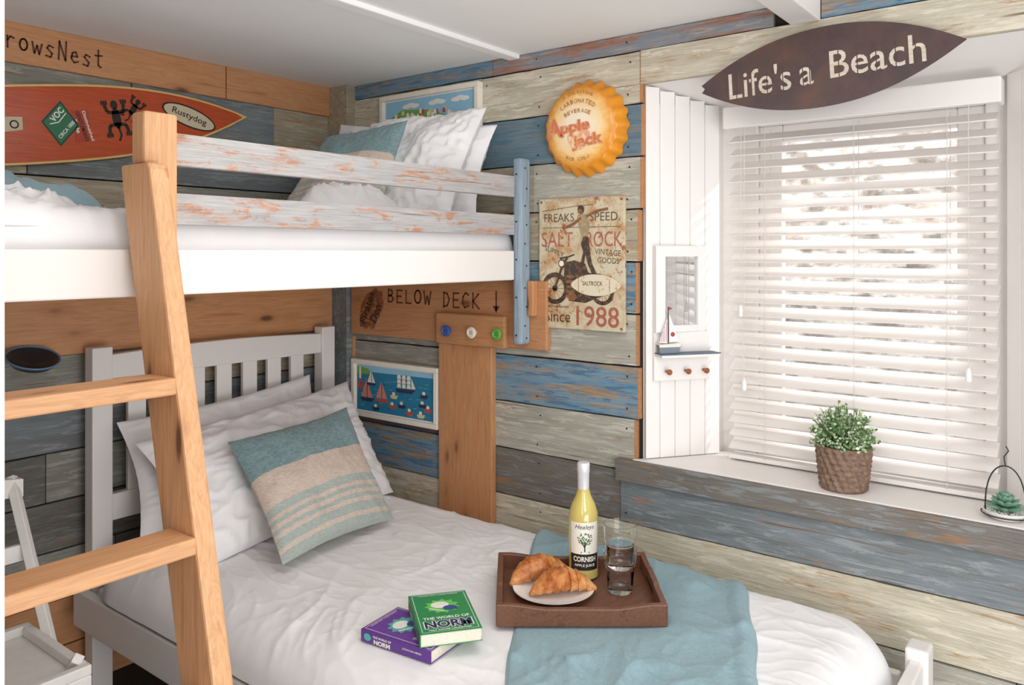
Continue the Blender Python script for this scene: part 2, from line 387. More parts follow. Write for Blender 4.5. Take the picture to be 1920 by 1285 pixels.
# exterior rock
rk,nt,b=newmat('rock_face')
nn=nz(nt,coords(nt,(1,1,1.5)),13,12,.82,.1);n3=nz(nt,coords(nt,(1,1,2)),3,4,.6)
c=ramp(nt,nn,[(.36,C(146,138,130)),(.44,C(180,172,164)),(.52,C(204,199,192)),(.60,C(226,223,218))])
c=mix(nt,ramp(nt,n3,[(.48,K0),(.68,(.4,.4,.4,1))]),c,C(200,180,162))
nt.links.new(c,b.inputs['Base Color']);b.inputs['Roughness'].default_value=.9;bump(nt,b,nn,.6,.02)
m=M()
def rf(u,v):
    y=-1.2+u*3.6;z=-1.4+v*3.4
    d=noise.noise(Vector((y*3,z*5,3)))*.03+noise.noise(Vector((y*9,z*14,1)))*.03+abs(noise.noise(Vector((y*5,z*9,8))))*.03+noise.noise(Vector((y*24,z*34,2)))*.02
    return (3.1-d+v*.5,y,z)
m.grid(rf,280,280,rk)
o=m.obj('rock_bank',smooth=30,recalc=False);thing('rock_bank','rough pale stone bank outside the window','rock',(3.1,.5,-1.3),[o])['kind']='stuff'
# ------------------------------------------------------------------ blind
SL=flat('blind_slat_white',C(238,233,229),.4,0,.01,5)
m=M();N=24;tilt=math.radians(27)
for i in range(N):
    z=.335-i*.0388;w=.0262;dx=w*math.cos(tilt);dz=w*math.sin(tilt);nx=-math.sin(tilt)*.0015;nzv=math.cos(tilt)*.0015
    a=(2.25-dx,z-dz);bb=(2.25+dx,z+dz)
    y0=.232+R.uniform(-.003,.003);y1=.908+R.uniform(-.003,.003)
    vs=[(a[0]+nx,y0,a[1]+nzv),(bb[0]+nx,y0,bb[1]+nzv),(bb[0]-nx,y0,bb[1]-nzv),(a[0]-nx,y0,a[1]-nzv)]
    vs+=[(p[0],y1,p[2]) for p in vs]
    m.add(vs,[(0,1,2,3),(7,6,5,4),(0,4,5,1),(1,5,6,2),(2,6,7,3),(3,7,4,0)],SL)
sl=m.obj('slats',label='white horizontal blind slats')
m=M();m.box((2.205,.222,.362),(2.22,.918,.425),WHITE);m.box((2.22,.222,.362),(2.27,.235,.425),WHITE);m.box((2.22,.905,.362),(2.27,.918,.425),WHITE);va=m.obj('valance',bevel=.004)
m=M();m.box((2.225,.232,-.600),(2.275,.908,-.587),SL);br=m.obj('bottom_rail',bevel=.003)
CORD=flat('cord',C(215,208,198),.8)
cos_=[]
for y in (.34,.56,.80):
    for x in (2.225,2.275):
        m=M();m.tube([(x,y,.36),(x,y,-.59)],.0009,CORD,6);cos_.append(m.obj('ladder_cord'))
for a_,b_ in (((2.20,.86,.36),(2.205,.862,-.15)),((2.2,.85,.36),(2.2,.852,-.36)),((2.2,.29,.36),(2.2,.29,-.28))):
    m=M();m.tube([a_,b_],.001,CORD,6);cos_.append(m.obj('lift_cord'))
for y,z in ((.862,-.15),(.852,-.36),(.29,-.28)):
    m=M();m.lathe(frame((2.203,y,z-.035),(1,0,0),(0,1,0)),[(.004,0),(.0075,.004),(.007,.025),(.003,.036)],WHITE,12);cos_.append(m.obj('tassel',smooth=40))
thing('window_blind','white wooden venetian blind hanging in the window recess','blind',(2.24,.57,-.6),[sl,va,br]+cos_)
# ------------------------------------------------------------------ covers
def wrinkle(x,y,seed,amp):
    w=Vector((x+.12*noise.noise(Vector((x*2.5,y*2.5,seed))),y+.12*noise.noise(Vector((x*2.5,y*2.5,seed+7))),0))
    a=1-abs(noise.noise(Vector((w.x*2.0+w.y*2.6,w.y*5.0-w.x*4.0,seed))))*3.2
    b2=1-abs(noise.noise(Vector((w.x*9-w.y*3,w.y*3+w.x*3,seed+3))))*3.4
    c3=1-abs(noise.noise(Vector((w.x*5+w.y*9,w.y*9-w.x*14,seed+9))))*3.4
    d4=1-abs(noise.noise(Vector((w.x*19+w.y*8,w.y*12-w.x*9,seed+15))))*3.4
    c2=noise.noise(Vector((w.x*2.0,w.y*2.0,seed+5)))
    g=min(1,max(0,.5+1.6*noise.noise(Vector((x*2.5,y*2.5,seed+21)))))
    return amp*(max(a,0)**2*.45*(1-.5*g)+max(b2,0)**2*.34*g+max(c3,0)**2*.28*(1-g)+max(d4,0)**2*.13+c2*.7-.2)
def cover(x0,x1,y0,y1,zt,zb,rc,re,amp,seed,flats=()):
    cx,cy,hx,hy=(x0+x1)/2,(y0+y1)/2,(x1-x0)/2,(y1-y0)/2
    def sd(px,py):
        qx,qy=abs(px-cx)-hx+rc,abs(py-cy)-hy+rc
        return -(math.hypot(max(qx,0),max(qy,0))+min(max(qx,qy),0)-rc)
    def P(px,py,extra=0):
        e=sd(px,py)
        if e<0:
            for _ in range(4):
                h=1e-4;gx=(sd(px+h,py)-sd(px-h,py))/2/h;gy=(sd(px,py+h)-sd(px,py-h))/2/h
                px-=gx*e;py-=gy*e;e=sd(px,py)
                if e>-1e-5:break
            e=max(e,0)
        k=min(e/re,1);z=zt-(zt-zb)*(1-math.sqrt(max(0,1-(1-k)**2)))
        w=wrinkle(px,py,seed,amp)*(.25+.75*k)
        for fx,fy,fr in flats:
            d=math.hypot(px-fx,py-fy)/fr
            w*=min(1,max(0,(d-.75)/.45)) if d<1.2 else 1
        return Vector((px,py,z+w+extra))
    return P
LP=cover(1.035,1.995,.385,2.33,-.836,-.955,.16,.11,.015,11,[(1.60,1.034,.25),(1.24,1.19,.13)])
m=M();m.grid(lambda u,v:LP(1.03+u*.97,.38+v*1.955),230,420,LINEN)
o=m.obj('duvet',smooth=80,recalc=False);thing('duvet','white cotton duvet spread over the lower bed','duvet',(1.5,1.3,-.95),[o])
m=M();m.box((1.07,.42,-1.02),(1.97,2.33,-.958),LINEN);thing('mattress','white mattress on the lower single bed','mattress',(1.5,1.3,-1.02),[m.obj('mattress',bevel=.02)])
UP=cover(.25,2.05,1.55,2.44,.092,-.06,.02,.05,.024,31)
m=M();m.grid(lambda u,v:UP(.245+u*1.81,1.545+v*.9),320,160,LINEN)
thing('duvet','white crumpled duvet on the upper bunk','duvet',(1.1,2.0,-.05),[m.obj('duvet',smooth=80,recalc=False)])
m=M();m.box((.27,1.57,-.07),(1.97,2.41,-.015),LINEN);thing('mattress','white mattress on the upper bunk','mattress',(1.1,2.0,-.07),[m.obj('mattress',bevel=.02)])
def lump(name,label,cx,cy,z0,rx,ry,h,mat,seed,cat,ks=1):
    m=M()
    def f(u,v):
        a=u*2*math.pi;r=v
        x=cx+rx*r*math.cos(a);y=cy+ry*r*math.sin(a)
        w=wrinkle(x*1.6,y*1.6,seed,.05*ks)
        z=z0+h*math.sqrt(max(0,1-r**2.2))*(1+.35*noise.noise(Vector((x*9,y*9,seed))))+w*(1-r**3)
        return (x,y,z)
    m.grid(f,90,40,mat);thing(name,label,cat,(cx,cy,z0),[m.obj(name,smooth=80,recalc=False)])
lump('folded_sheet','crumpled white sheet bunched beside the upper pillows',1.56,1.80,.09,.18,.13,.10,LINEN,4,'sheet')
lump('throw','folded pale teal fluffy throw on the upper bunk',.62,1.95,.09,.28,.22,.085,FLEECE,9,'blanket',.7)
lump('duvet_fold','turned-over white duvet fold on the upper bunk',.56,1.68,.05,.22,.12,.08,LINEN,14,'duvet',.8)
# ------------------------------------------------------------------ pillows
def pillow(name,label,BL,BR,TR,TL,th,mat,seed,cat='pillow',wr=.012,pinch=.04):
    BL,BR,TR,TL=map(Vector,(BL,BR,TR,TL));n=(BR-BL).cross(TL-BL).normalized()
    m=M();nu=64
    def mk(sg):
        def f(u,v):
            pu=pinch*math.sin(math.pi*v);pv=pinch*math.sin(math.pi*u)
            uu=u*(1-2*pu)+pu;vv=v*(1-2*pv)+pv
            p=(BL*(1-uu)+BR*uu)*(1-vv)+(TL*(1-uu)+TR*uu)*vv
            k=max(0,math.sin(math.pi*u)*math.sin(math.pi*v))**.42
            w=(1-abs(noise.noise(Vector((u*5+seed,v*4,seed*1.3+sg))))*2)*wr*k+noise.noise(Vector((u*2.5,v*2.5,seed)))*wr*1.6*k
            w+=max(0,1-abs(noise.noise(Vector((u*11+v*7,v*9-u*6,seed+sg))))*3)**2*wr*.7*(1-k*.5)*min(1,k*3)
            return p+n*sg*(th/2*k+w)
        return f
    m.grid(mk(1),nu,nu,mat);m.grid(lambda u,v:mk(-1)(1-u,v),nu,nu,mat if not callable(mat) else (lambda u,v:mat(1-u,v)))
    o=m.obj(name,smooth=75,recalc=False)
    c=(BL+BR)/2;thing(name,label,cat,c,[o]);return o
def stripes(u,v):
    if v>.62:return TEALC
    if v>.38:return BEIGEC
    k=v/.38*12
    return TEALS if int(k) in (0,1,3,4,6,8,10,11) else BEIGEC
pillow('pillow','white pillow propped against the white headboard',(1.13,2.19,-.82),(1.88,2.24,-.82),(1.85,2.355,-.445),(1.14,2.345,-.50),.11,LINEN,3)
pillow('pillow','large white pillow leaning in front of another on the lower bed',(1.14,1.90,-.83),(1.93,2.00,-.83),(1.955,2.27,-.475),(1.12,2.20,-.535),.15,LINEN,8,wr=.018)
pillow('cushion','square teal and beige striped woven cushion on the lower bed',(1.25,1.70,-.80),(1.69,1.75,-.81),(1.745,2.03,-.51),(1.31,2.04,-.545),.10,stripes,5,'cushion',.006)
pillow('pillow','white pillow against the plank wall on the upper bunk',(1.84,2.29,.10),(1.90,1.60,.10),(2.02,1.61,.42),(1.93,2.28,.475),.12,LINEN,15)
pillow('pillow','plump white pillow leaning behind a cushion on the upper bunk',(1.70,2.12,.09),(1.77,1.60,.09),(1.985,1.625,.475),(1.90,2.08,.455),.13,LINEN,19,wr=.018)
pillow('cushion','teal and beige striped cushion on the upper bunk',(1.53,2.13,.10),(1.65,1.77,.10),(1.82,1.82,.43),(1.75,2.14,.395),.09,stripes,12,'cushion',.006)
# ------------------------------------------------------------------ lower bed
def part(name,fn,bevel=.004,smooth=0,label=None):
    m=M();fn(m);o=m.obj(name,bevel=bevel,smooth=smooth,label=label);return o
P=[]
for x0,x1 in ((1.085,1.145),(1.925,1.985)):
    P.append(part('headboard_post',lambda m:m.box((x0,2.375,-1.3),(x1,2.425,-.278),WHITE)))
def tr(m):
    n=16
    pts=[(1.145+.78*i/n,-.375) for i in range(n+1)]+[(1.145+.78*i/n,-.303+.012*math.sin(math.pi*i/n)) for i in range(n,-1,-1)]
    m.poly(HW(0,0,2.415),pts,0,.03,WHITE)
P.append(part('headboard_top_rail',tr,.003))
P.append(part('headboard_lower_rail',lambda m:m.box((1.145,2.385,-.80),(1.925,2.415,-.72),WHITE)))
for i in range(7):
    x=1.227+.0995*i
    P.append(part('headboard_slat',lambda m:m.box((x-.028,2.392,-.73),(x+.028,2.408,-.365),WHITE),.002))
P.append(part('side_rail',lambda m:m.box((1.035,.40,-1.07),(1.062,2.385,-.965),WHITE)))
P.append(part('side_rail',lambda m:m.box((1.975,.40,-1.07),(2.0,2.385,-.965),WHITE)))
for x0,x1 in ((1.03,1.09),(1.925,1.985)):
    P.append(part('footboard_post',lambda m:m.box((x0,.33,-1.3),(x1,.378,-.875),WHITE),.006))
P.append(part('footboard_rail',lambda m:m.box((1.09,.34,-.99),(1.925,.368,-.90),WHITE)))
thing('bed','white painted wooden single bed with slatted headboard','bed',(1.5,1.3,-1.3),P)
# ------------------------------------------------------------------ bunk
P=[]
P.append(part('bed_rail',lambda m:m.box((.16,1.517,-.085),(1.99,1.547,.008),WHITE),.004,label='white painted lower side rail'))
for a,b in ((.178,.244),(.058,.122)):
    P.append(part('guard_slat',lambda m:m.box((.80,1.516,a),(1.990,1.536,b),DIST),.002,label='distressed grey paint guard slat over bare wood'))
P.append(part('bed_rail',lambda m:m.box((.16,2.42,-.09),(2.03,2.455,.0),WHITE)))
for i in range(12):
    P.append(part('base_slat',lambda m:m.box((.22+i*.15,1.547,-.085),(.29+i*.15,2.42,-.072),PINE_Y),.002))
def gp(m):
    m.poly(HW(0,0,1.514),[(.786,-.083),(.832,-.083),(.832,.272),(.764,.272),(.764,.172),(.786,.172)],0,.05,LADZ)
P.append(part('guard_post',gp,.006,label='bare pine post'))
def bp(m):
    m.box((1.992,1.493,-.29),(2.045,1.527,.302),BLUEP)
bpo=part('end_post',bp,.009,label='pale blue painted post with bolt holes')
hs=[]
for i,z in enumerate([.27,.205,.15,.09,.03,-.04,-.11,-.17,-.23,-.27]):
    hs.append(part('bolt_hole',lambda m:m.ell(frame((2.013+.008*(i%2),1.4925,z),(1,0,0),(0,0,1)),0,0,.0032,.0032,0,0.0006,BLACK,10),0))
for i,z in enumerate([.25,.10,-.02,-.14,-.26]):
    hs.append(part('bolt_hole',lambda m:m.ell(frame((1.9915,1.511,z),(0,-1,0),(0,0,1)),0,0,.0032,.0032,0,0.0006,BLACK,10),0))
P.append((bpo,hs))
thing('bunk_bed','upper bunk with white rail, distressed slats and blue post','bunk bed',(1.1,2.0,-.09),P)
P=[]
LS=.235
def stile(x):
    def f(m):
        yy=lambda z:1.37+LS*z
        m.poly(frame((x,0,0),(0,1,0),(0,0,1)),[(yy(-1.3),-1.3),(yy(-1.3)+.11,-1.3),(yy(.1)+.11,.1),(yy(.168)+.106,.168),(yy(.168)+.006,.168),(yy(.155),.155)],0,.038,LADZ)
    return f
P.append(part('stile',stile(.744),.005));P.append(part('stile',stile(.324),.005))
for z in (-.235,-.502,-.769,-1.036):
    y=1.37+LS*z
    P.append(part('rung',lambda m:m.box((.362,y-.003,z-.014),(.744,y+.082,z+.016),RUNGX),.004))
thing('ladder','leaning pine ladder with flat treads hooked to the bunk','ladder',(.57,1.15,-1.3),P)
# ------------------------------------------------------------------ below deck board etc
m=M();m.box((2.046,1.432,-.31),(2.0705,2.358,-.088),PINE_Y)
b0=m.obj('sign_board',bevel=.005)
f=WW(0,0,2.046);ls=[b0]
m=M();m.hand(f,'BELOW',-2.150,-.180,.046,.046,.0056,BURN,.0012,.0);ls.append(m.obj('lettering',label='burnt brown lettering',recalc=False))
m=M();m.hand(f,'DECK',-1.872,-.186,.044,.050,.0056,BURN,.0012,.0);ls.append(m.obj('lettering',label='burnt brown lettering',recalc=False))
m=M();m.line(f,[(-1.635,-.125),(-1.635,-.19)],.006,.0012,BURN);m.poly(f,[(-1.650,-.175),(-1.620,-.175),(-1.635,-.198)],.0012,.0012,BURN);ls.append(m.obj('arrow',recalc=False))
m=M();sc=worn('scorch',C(118,70,42),C(180,124,80),.5,60)
pts=[]
for i in range(40):
    a=2*math.pi*i/40;r_=1+.35*noise.noise(Vector((math.cos(a)*2,math.sin(a)*2,4)));pts.append((-2.24+.06*r_*math.cos(a)+.03*math.sin(a),-.21+.080*r_*math.sin(a)))
m.poly(f,pts,.0004,.0004,sc)
DB=inkmat('deep_burn',58,30,18)
m.text(f,'Pirates',-2.262,-.205,.13,.035,DB,.0015,1.15,.02);m.text(f,'Den',-2.215,-.225,.07,.035,DB,.0015,1.15,.02)
ls.append(m.obj('scorch_mark',recalc=False))
thing('wooden_sign','pine board with burnt BELOW DECK lettering and arrow','sign',(2.07,1.9,-.31),ls)
P=[part('backboard',lambda m:m.box((2.022,1.581,-.312),(2.046,1.888,-.205),PINE_Y),.006)]
for y,z,c in ((1.822,-.265,C(58,92,168)),(1.708,-.264,C(235,228,215)),(1.600,-.262,C(96,170,70))):
    m=M();cm=flat('knob_%d'%int(y*1000),c,.35)
    m.lathe(frame((2.022,y,z),(0,-1,0),(0,0,1)),[(.008,0),(.008,.010),(.017,.013),(.0195,.017),(.019,.021),(.014,.024),(.012,.022),(.0,.022)],cm,28)
    for k in range(4):
        a=k*math.pi/2+.78;m.ell(frame((2.022,y,z),(0,-1,0),(0,0,1)),.005*math.cos(a),.005*math.sin(a),.0018,.0018,.0222,.0226,BLACK,8)
    P.append(m.obj('knob',smooth=40))
thing('peg_rail','short pine rail with blue, white and green button knobs','coat rack',(2.03,1.74,-.31),P)
m=M();m.box((2.045,1.655,-1.3),(2.0705,1.895,-.312),PINE_Z);struct(m.obj('trim_8',bevel=.004),'wide upright pine board on the plank wall','trim')
m=M();m.box((2.020,1.466,-.20),(2.046,1.491,-.088),PINE_Z);struct(m.obj('trim_9',bevel=.004),'small pine block beside the bunk post','trim')
# ------------------------------------------------------------------ pictures
def picture(name,label,y0,y1,z0,z1,seed,draw):
    x=2.07;fr=WW(0,0,2.05);CR=flat('cream_frame',C(240,235,222),.4,0,.03)
    a,b=-y1,-y0;t=.018
    m=M()
    m.pbox(fr,(a,z0,-.02),(b,z0+t,.008),CR);m.pbox(fr,(a,z1-t,-.02),(b,z1,.008),CR);m.pbox(fr,(a,z0+t,-.02),(a+t,z1-t,.008),CR);m.pbox(fr,(b-t,z0+t,-.02),(b,z1-t,.008),CR)
    fo=m.obj('picture_frame',bevel=.002)
    m=M();m.pbox(fr,(a+t,z0+t,-.018),(b-t,z1-t,-.004),INKW)
    draw(m,fr,a+t+.006,b-t-.006,z0+t+.005,z1-t-.005)
    po=m.obj('print',recalc=False)
    thing(name,label,'picture',(x,(y0+y1)/2,z0),[fo,po])
SEA=inkmat('sea',38,128,166);SEA2=inkmat('sea_light',90,176,200);SKY=inkmat('sky',150,202,230);SAIL=inkmat('sail',242,236,214)
RUST=inkmat('rust',196,84,70);HULL=inkmat('hull',44,54,84);SAND=inkmat('sand',228,208,150);GRN=inkmat('hill',120,170,90);PNK=inkmat('pink_sail',222,140,120)
def boat(m,fr,x,z,s,hull,sail,z0=-.0032):
    m.poly(fr,[(x-s*.5,z),(x-s*.38,z-s*.16),(x+s*.36,z-s*.16),(x+s*.55,z+.02*s)],z0,z0,hull)
    m.poly(fr,[(x-.02*s,z+.05*s),(x-.02*s,z+s),(x-.45*s,z+.05*s)],z0,z0,sail)
    m.poly(fr,[(x+.04*s,z+.05*s),(x+.04*s,z+.85*s),(x+.42*s,z+.05*s)],z0,z0,sail)
    m.line(fr,[(x,z),(x,z+1.05*s)],.03*s,z0,HULL)
def harb(m,fr,a,b,z0,z1):
    e=-.0036;W=b-a;H=z1-z0
    m.poly(fr,[(a,z0),(b,z0),(b,z1),(a,z1)],e,e,SEA)
    m.poly(fr,[(a,z1-.14*H),(b,z1-.10*H),(b,z1),(a,z1)],e+.0001,e+.0001,SKY)
    m.poly(fr,[(a,z1-.20*H),(a+.22*W,z1-.18*H),(a+.15*W,z1-.06*H),(a,z1-.03*H)],e+.0002,e+.0002,GRN)
    for k in range(60):
        x=a+.012+R.random()*(W-.024);z=z0+.003+R.random()*H*.78;m.ell(fr,x,z,.011,.0014,e+.00015,e+.00015,SEA2 if k%3 else inkmat('sea_dark',24,92,140),10)
    boat(m,fr,a+.14*W,z0+.28*H,.075,HULL,PNK);boat(m,fr,a+.34*W,z0+.30*H,.07,RUST,PNK)
    boat(m,fr,a+.20*W,z0+.62*H,.05,HULL,SAIL);boat(m,fr,a+.05*W,z0+.52*H,.04,RUST,RUST)
    X=a+.64*W;Z=z0+.58*H
    m.poly(fr,[(X-.05,Z),(X-.04,Z-.012),(X+.035,Z-.012),(X+.055,Z+.004)],-.0031,-.0031,HULL)
    for dx in (-.03,-.005,.02):
        for j in range(3): m.poly(fr,[(X+dx-.010,Z+.006+j*.016),(X+dx+.011,Z+.006+j*.016),(X+dx+.008,Z+.020+j*.016),(X+dx-.007,Z+.020+j*.016)],-.0031,-.0031,SAIL)
    m.poly(fr,[(X+.034,Z+.006),(X+.055,Z+.008),(X+.034,Z+.045)],-.0031,-.0031,SAIL)
    for x,z,c in ((.48,.18,RUST),(.60,.22,HULL),(.70,.10,RUST),(.86,.3,HULL),(.84,.08,SAND),(.93,.22,RUST),(.88,.5,HULL),(.5,.4,SAND),(.26,.08,HULL)):
        X=a+x*W;Z=z0+z*H;m.poly(fr,[(X-.02,Z+.004),(X-.014,Z-.008),(X+.014,Z-.008),(X+.022,Z+.006)],-.0030,-.0030,c)
        m.poly(fr,[(X-.008,Z+.005),(X+.006,Z+.005),(X+.006,Z+.016),(X-.008,Z+.016)],-.0030,-.0030,SAIL);m.line(fr,[(X+.008,Z),(X+.008,Z+.026)],.0012,-.0029,HULL)
    m.poly(fr,[(a+.03*W,z1-.30*H),(a+.06*W,z1-.30*H),(a+.055*W,z1-.04*H),(a+.035*W,z1-.04*H)],-.0029,-.0029,SAIL)
def coast(m,fr,a,b,z0,z1):
    e=-.0036;W=b-a;H=z1-z0
    m.poly(fr,[(a,z0),(b,z0),(b,z1),(a,z1)],e,e,SKY)
    m.poly(fr,[(a,z0),(b,z0),(b,z0+.45*H),(a,z0+.4*H)],e+.0001,e+.0001,SEA2)
    m.poly(fr,[(a,z0+.4*H),(a+.9*W,z0+.42*H),(a+.75*W,z0+.62*H),(a+.5*W,z0+.78*H),(a+.2*W,z0+.84*H),(a,z0+.66*H)],e+.0002,e+.0002,GRN)
    for k in range(46):
        x=a+W*(.04+.74*R.random());z=z0+H*(.50+.26*R.random());c=[SAIL,SAND,RUST,SAIL][k%4]
        m.poly(fr,[(x,z),(x+.014,z),(x+.014,z+.013),(x+.007,z+.019),(x,z+.013)],e+.0003+k*1e-5,e+.0003+k*1e-5,c)
    for x in (.3,.6,.85):
        for j in (-1,0,1): m.ell(fr,a+x*W+j*.02,z1-.10*H+abs(j)*-.004,.022,.008,e+.0002+j*2e-5,e+.0002+j*2e-5,INKW,16)
picture('framed_picture','cream framed sailing boats print beside the pine upright',1.90,2.352,-.622,-.405,1,harb)
picture('framed_picture','white framed seaside village print above the upper bunk pillows',1.712,2.193,.325,.582,2,coast)
# ------------------------------------------------------------------ bottle cap sign
capm=flat('cap_orange',C(226,146,34),.25,0,.08,12)
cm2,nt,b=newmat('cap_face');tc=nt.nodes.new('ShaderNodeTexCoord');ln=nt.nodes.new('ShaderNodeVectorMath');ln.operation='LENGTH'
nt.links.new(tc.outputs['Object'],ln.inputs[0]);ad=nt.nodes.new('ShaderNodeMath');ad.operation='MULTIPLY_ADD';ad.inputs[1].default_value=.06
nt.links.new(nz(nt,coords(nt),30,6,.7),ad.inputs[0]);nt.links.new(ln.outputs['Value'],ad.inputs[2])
c=ramp(nt,ad.outputs[0],[(.075,C(255,240,216)),(.115,C(252,218,156)),(.138,C(238,172,84)),(.155,C(222,142,44))]);nt.links.new(c,b.inputs['Base Color']);b.inputs['Roughness'].default_value=.2  # worn centre, also paler as a light hotspot painted into the colour
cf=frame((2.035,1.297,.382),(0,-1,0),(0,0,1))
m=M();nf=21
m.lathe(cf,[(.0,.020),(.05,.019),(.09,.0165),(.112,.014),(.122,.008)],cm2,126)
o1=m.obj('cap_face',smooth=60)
m=M();m.lathe(cf,[(.121,.009),(.128,.002),(.136,-.014),(.146,-.030),(.146,-.032),(.12,-.0345)],capm,210,lambda a,h:1+(.032 if h<.005 else .0)*math.cos(nf*a)*(1 if h<-.01 else .6))
o2=m.obj('crimped_rim',smooth=60)
m=M();CT=worn('cap_text',C(176,118,66),C(246,206,140),.56,80);PK=worn('cap_pink',C(218,120,96),C(246,196,156),.54,60);APL=worn('cap_apple',C(238,170,140),C(252,222,180),.48,40)
m.ell(cf,.005,-.028,.040,.040,.0212,.0212,APL,30)
m.arc(cf,'A DELICIOUS',0,0,.106,.010,.0105,CT,.0195);m.arc(cf,'CARBONATED',0,-.02,.099,.013,.0135,CT,.0205);m.arc(cf,'BEVERAGE',0,-.05,.099,.012,.0125,CT,.0210)
CSH=worn('cap_gold',C(226,170,92),C(246,212,150),.56,60)
for bd,mt,z in ((.055,CSH,.0216),(.02,PK,.0220)):
    m.text(cf,'A',-.082,.002,.050,.058,mt,z,.10,bd,0);m.text(cf,'pple',-.008,-.002,.105,.046,mt,z,.08,bd,0);m.text(cf,'Jack',.035,-.046,.11,.046,mt,z,.08,bd,0)
m.arc(cf,'ICE COLD',0,0,.098,-.010,-.011,CT,.0195,.01,-math.pi/2)
o3=m.obj('lettering',recalc=False)
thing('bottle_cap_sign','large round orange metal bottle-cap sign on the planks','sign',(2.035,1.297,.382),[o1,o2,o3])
# ------------------------------------------------------------------ rusty tin sign
tm,nt,b=newmat('rusty_tin')
v=coords(nt);n1=nz(nt,v,14,8,.7);n2=nz(nt,v,38,6,.65)
c=mix(nt,ramp(nt,n1,[(.46,K0),(.62,K1)]),C(210,200,172),C(186,148,104))
c=mix(nt,ramp(nt,n2,[(.57,K0),(.65,K1)]),c,C(164,96,52))
nt.links.new(c,b.inputs['Base Color']);b.inputs['Roughness'].default_value=.32
m=M();sf=WW(1.313,-.032,2.055)
m.pbox(sf,(-.155,-.203,-.012),(.155,.203,0),tm);o1=m.obj('tin_plate',bevel=.002)
TINB=C(196,172,134)
m=M();DR=worn('sign_dark',C(92,76,64),TINB,.58,90);RD=worn('sign_red',C(172,98,80),TINB,.56,90);BR=worn('sign_brown',C(136,92,64),TINB,.57,90);DK=worn('sign_black',C(66,54,46),C(124,92,66),.5,70)
m.text(sf,'FREAKS',-.078,.143,.112,.026,DR,.001,0,-.004);m.text(sf,'OF',.002,.143,.022,.016,BR,.001,0,-.004);m.text(sf,'SPEED.',.088,.143,.105,.026,DR,.001,0,-.004)
m.text(sf,'SALT',-.085,.075,.118,.046,RD,.001,0,.0);m.text(sf,'ROCK',.085,.075,.125,.046,RD,.001,0,.0)
m.text(sf,'SUPPLY',-.095,.038,.075,.015,DR,.001,-.3,-.004);m.text(sf,'VINTAGE',.098,.035,.09,.017,DR,.001,-.08,-.004);m.text(sf,'GOODS',.10,.010,.075,.017,DR,.001,-.05,-.004)
m.line(sf,[(-.14,.165),(-.01,.178),(.05,.18)],.0016,.001,DR);m.line(sf,[(-.14,.112),(.14,.112)],.0016,.001,DR)
m.text(sf,'Since',-.083,-.165,.095,.036,DR,.001,0,.0);m.text(sf,'1988',.062,-.160,.15,.062,RD,.001,0,.006)
m.text(sf,'ESTABLISHED',-.08,-.135,.075,.006,DR,.001)
for cx,cy,ro in ((-.093,-.078,.050),(.080,-.085,.040)):
    m.ring(sf,cx,cy,ro*.70,ro,.0012,DK);m.ell(sf,cx,cy,ro*.2,ro*.2,.0012,.0012,DK,14)
    for k in range(12):
        a=k*math.pi/6;m.line(sf,[(cx,cy),(cx+ro*.8*math.cos(a),cy+ro*.8*math.sin(a))],.0013,.0012,BR)
m.line(sf,[(-.093,-.078),(-.062,.0),(-.045,.018)],.008,.0013,DK);m.line(sf,[(-.075,.016),(-.045,.02),(-.02,.028)],.005,.0013,DK)
m.ell(sf,-.066,-.0,.014,.014,.0014,.0014,DK,16);m.ell(sf,-.068,.0,.009,.009,.0015,.0015,SAIL,16)
m.poly(sf,[(-.055,.004),(-.02,.010),(.02,.0),(.03,-.028),(.07,-.03),(.11,-.045),(.095,-.09),(.02,-.120),(-.04,-.116),(-.060,-.06)],.0013,.0013,DK)
for i in range(4): m.ell(sf,-.035,-.04-.016*i,.016,.005,.0015,.0015,BR,12)
m.ell(sf,-.03,-.102,.018,.012,.00152,.00152,BR,14)
pts=[]
for i in range(31):
    a=2*math.pi*i/31;pts.append((.055+.088*math.cos(a),-.065+.033*math.sin(a)*(1-.35*abs(math.cos(a))**3)))
BRD=worn('sign_board_white',C(226,216,190),C(190,150,104),.56,50)
m.poly(sf,pts,.0016,.0016,BRD);m.text(sf,'SALTROCK',.045,-.060,.072,.013,DK,.0019);m.line(sf,[(-.005,-.04),(-.005,-.09)],.002,.0018,RD);m.line(sf,[(.105,-.045),(.105,-.086)],.002,.0018,RD)
m.poly(sf,[(.002,.0),(.012,.035),(.004,.06),(.013,.085),(.030,.085),(.034,.06),(.036,.04),(.044,.0),(.060,-.03),(.044,-.032),(.030,-.005),(.020,.028),(.014,-.005),(.02,-.03),(.004,-.03)],.0017,.0017,DK)
m.poly(sf,[(.006,.083),(-.006,.120),(.0,.148),(.022,.152),(.034,.12),(.03,.083)],.0018,.0018,worn('shirt',C(160,142,112),C(190,164,120),.5,60))
m.line(sf,[(.004,.14),(-.024,.122),(-.05,.112)],.009,.0019,BR);m.line(sf,[(.022,.144),(.06,.160),(.10,.166)],.008,.0019,BR)
m.ell(sf,.004,.166,.012,.014,.0019,.0019,DK,16);m.ell(sf,.001,.160,.008,.007,.0020,.0020,BR,12)
for x in (-.145,.145):
    for y in (-.193,.193): m.ell(sf,x,y,.004,.004,.001,.0014,BR,10)
o2=m.obj('printed_design',recalc=False)
thing('tin_sign','rusty cream metal sign with motorcycle print and lettering','sign',(2.07,1.313,-.235),[o1,o2])
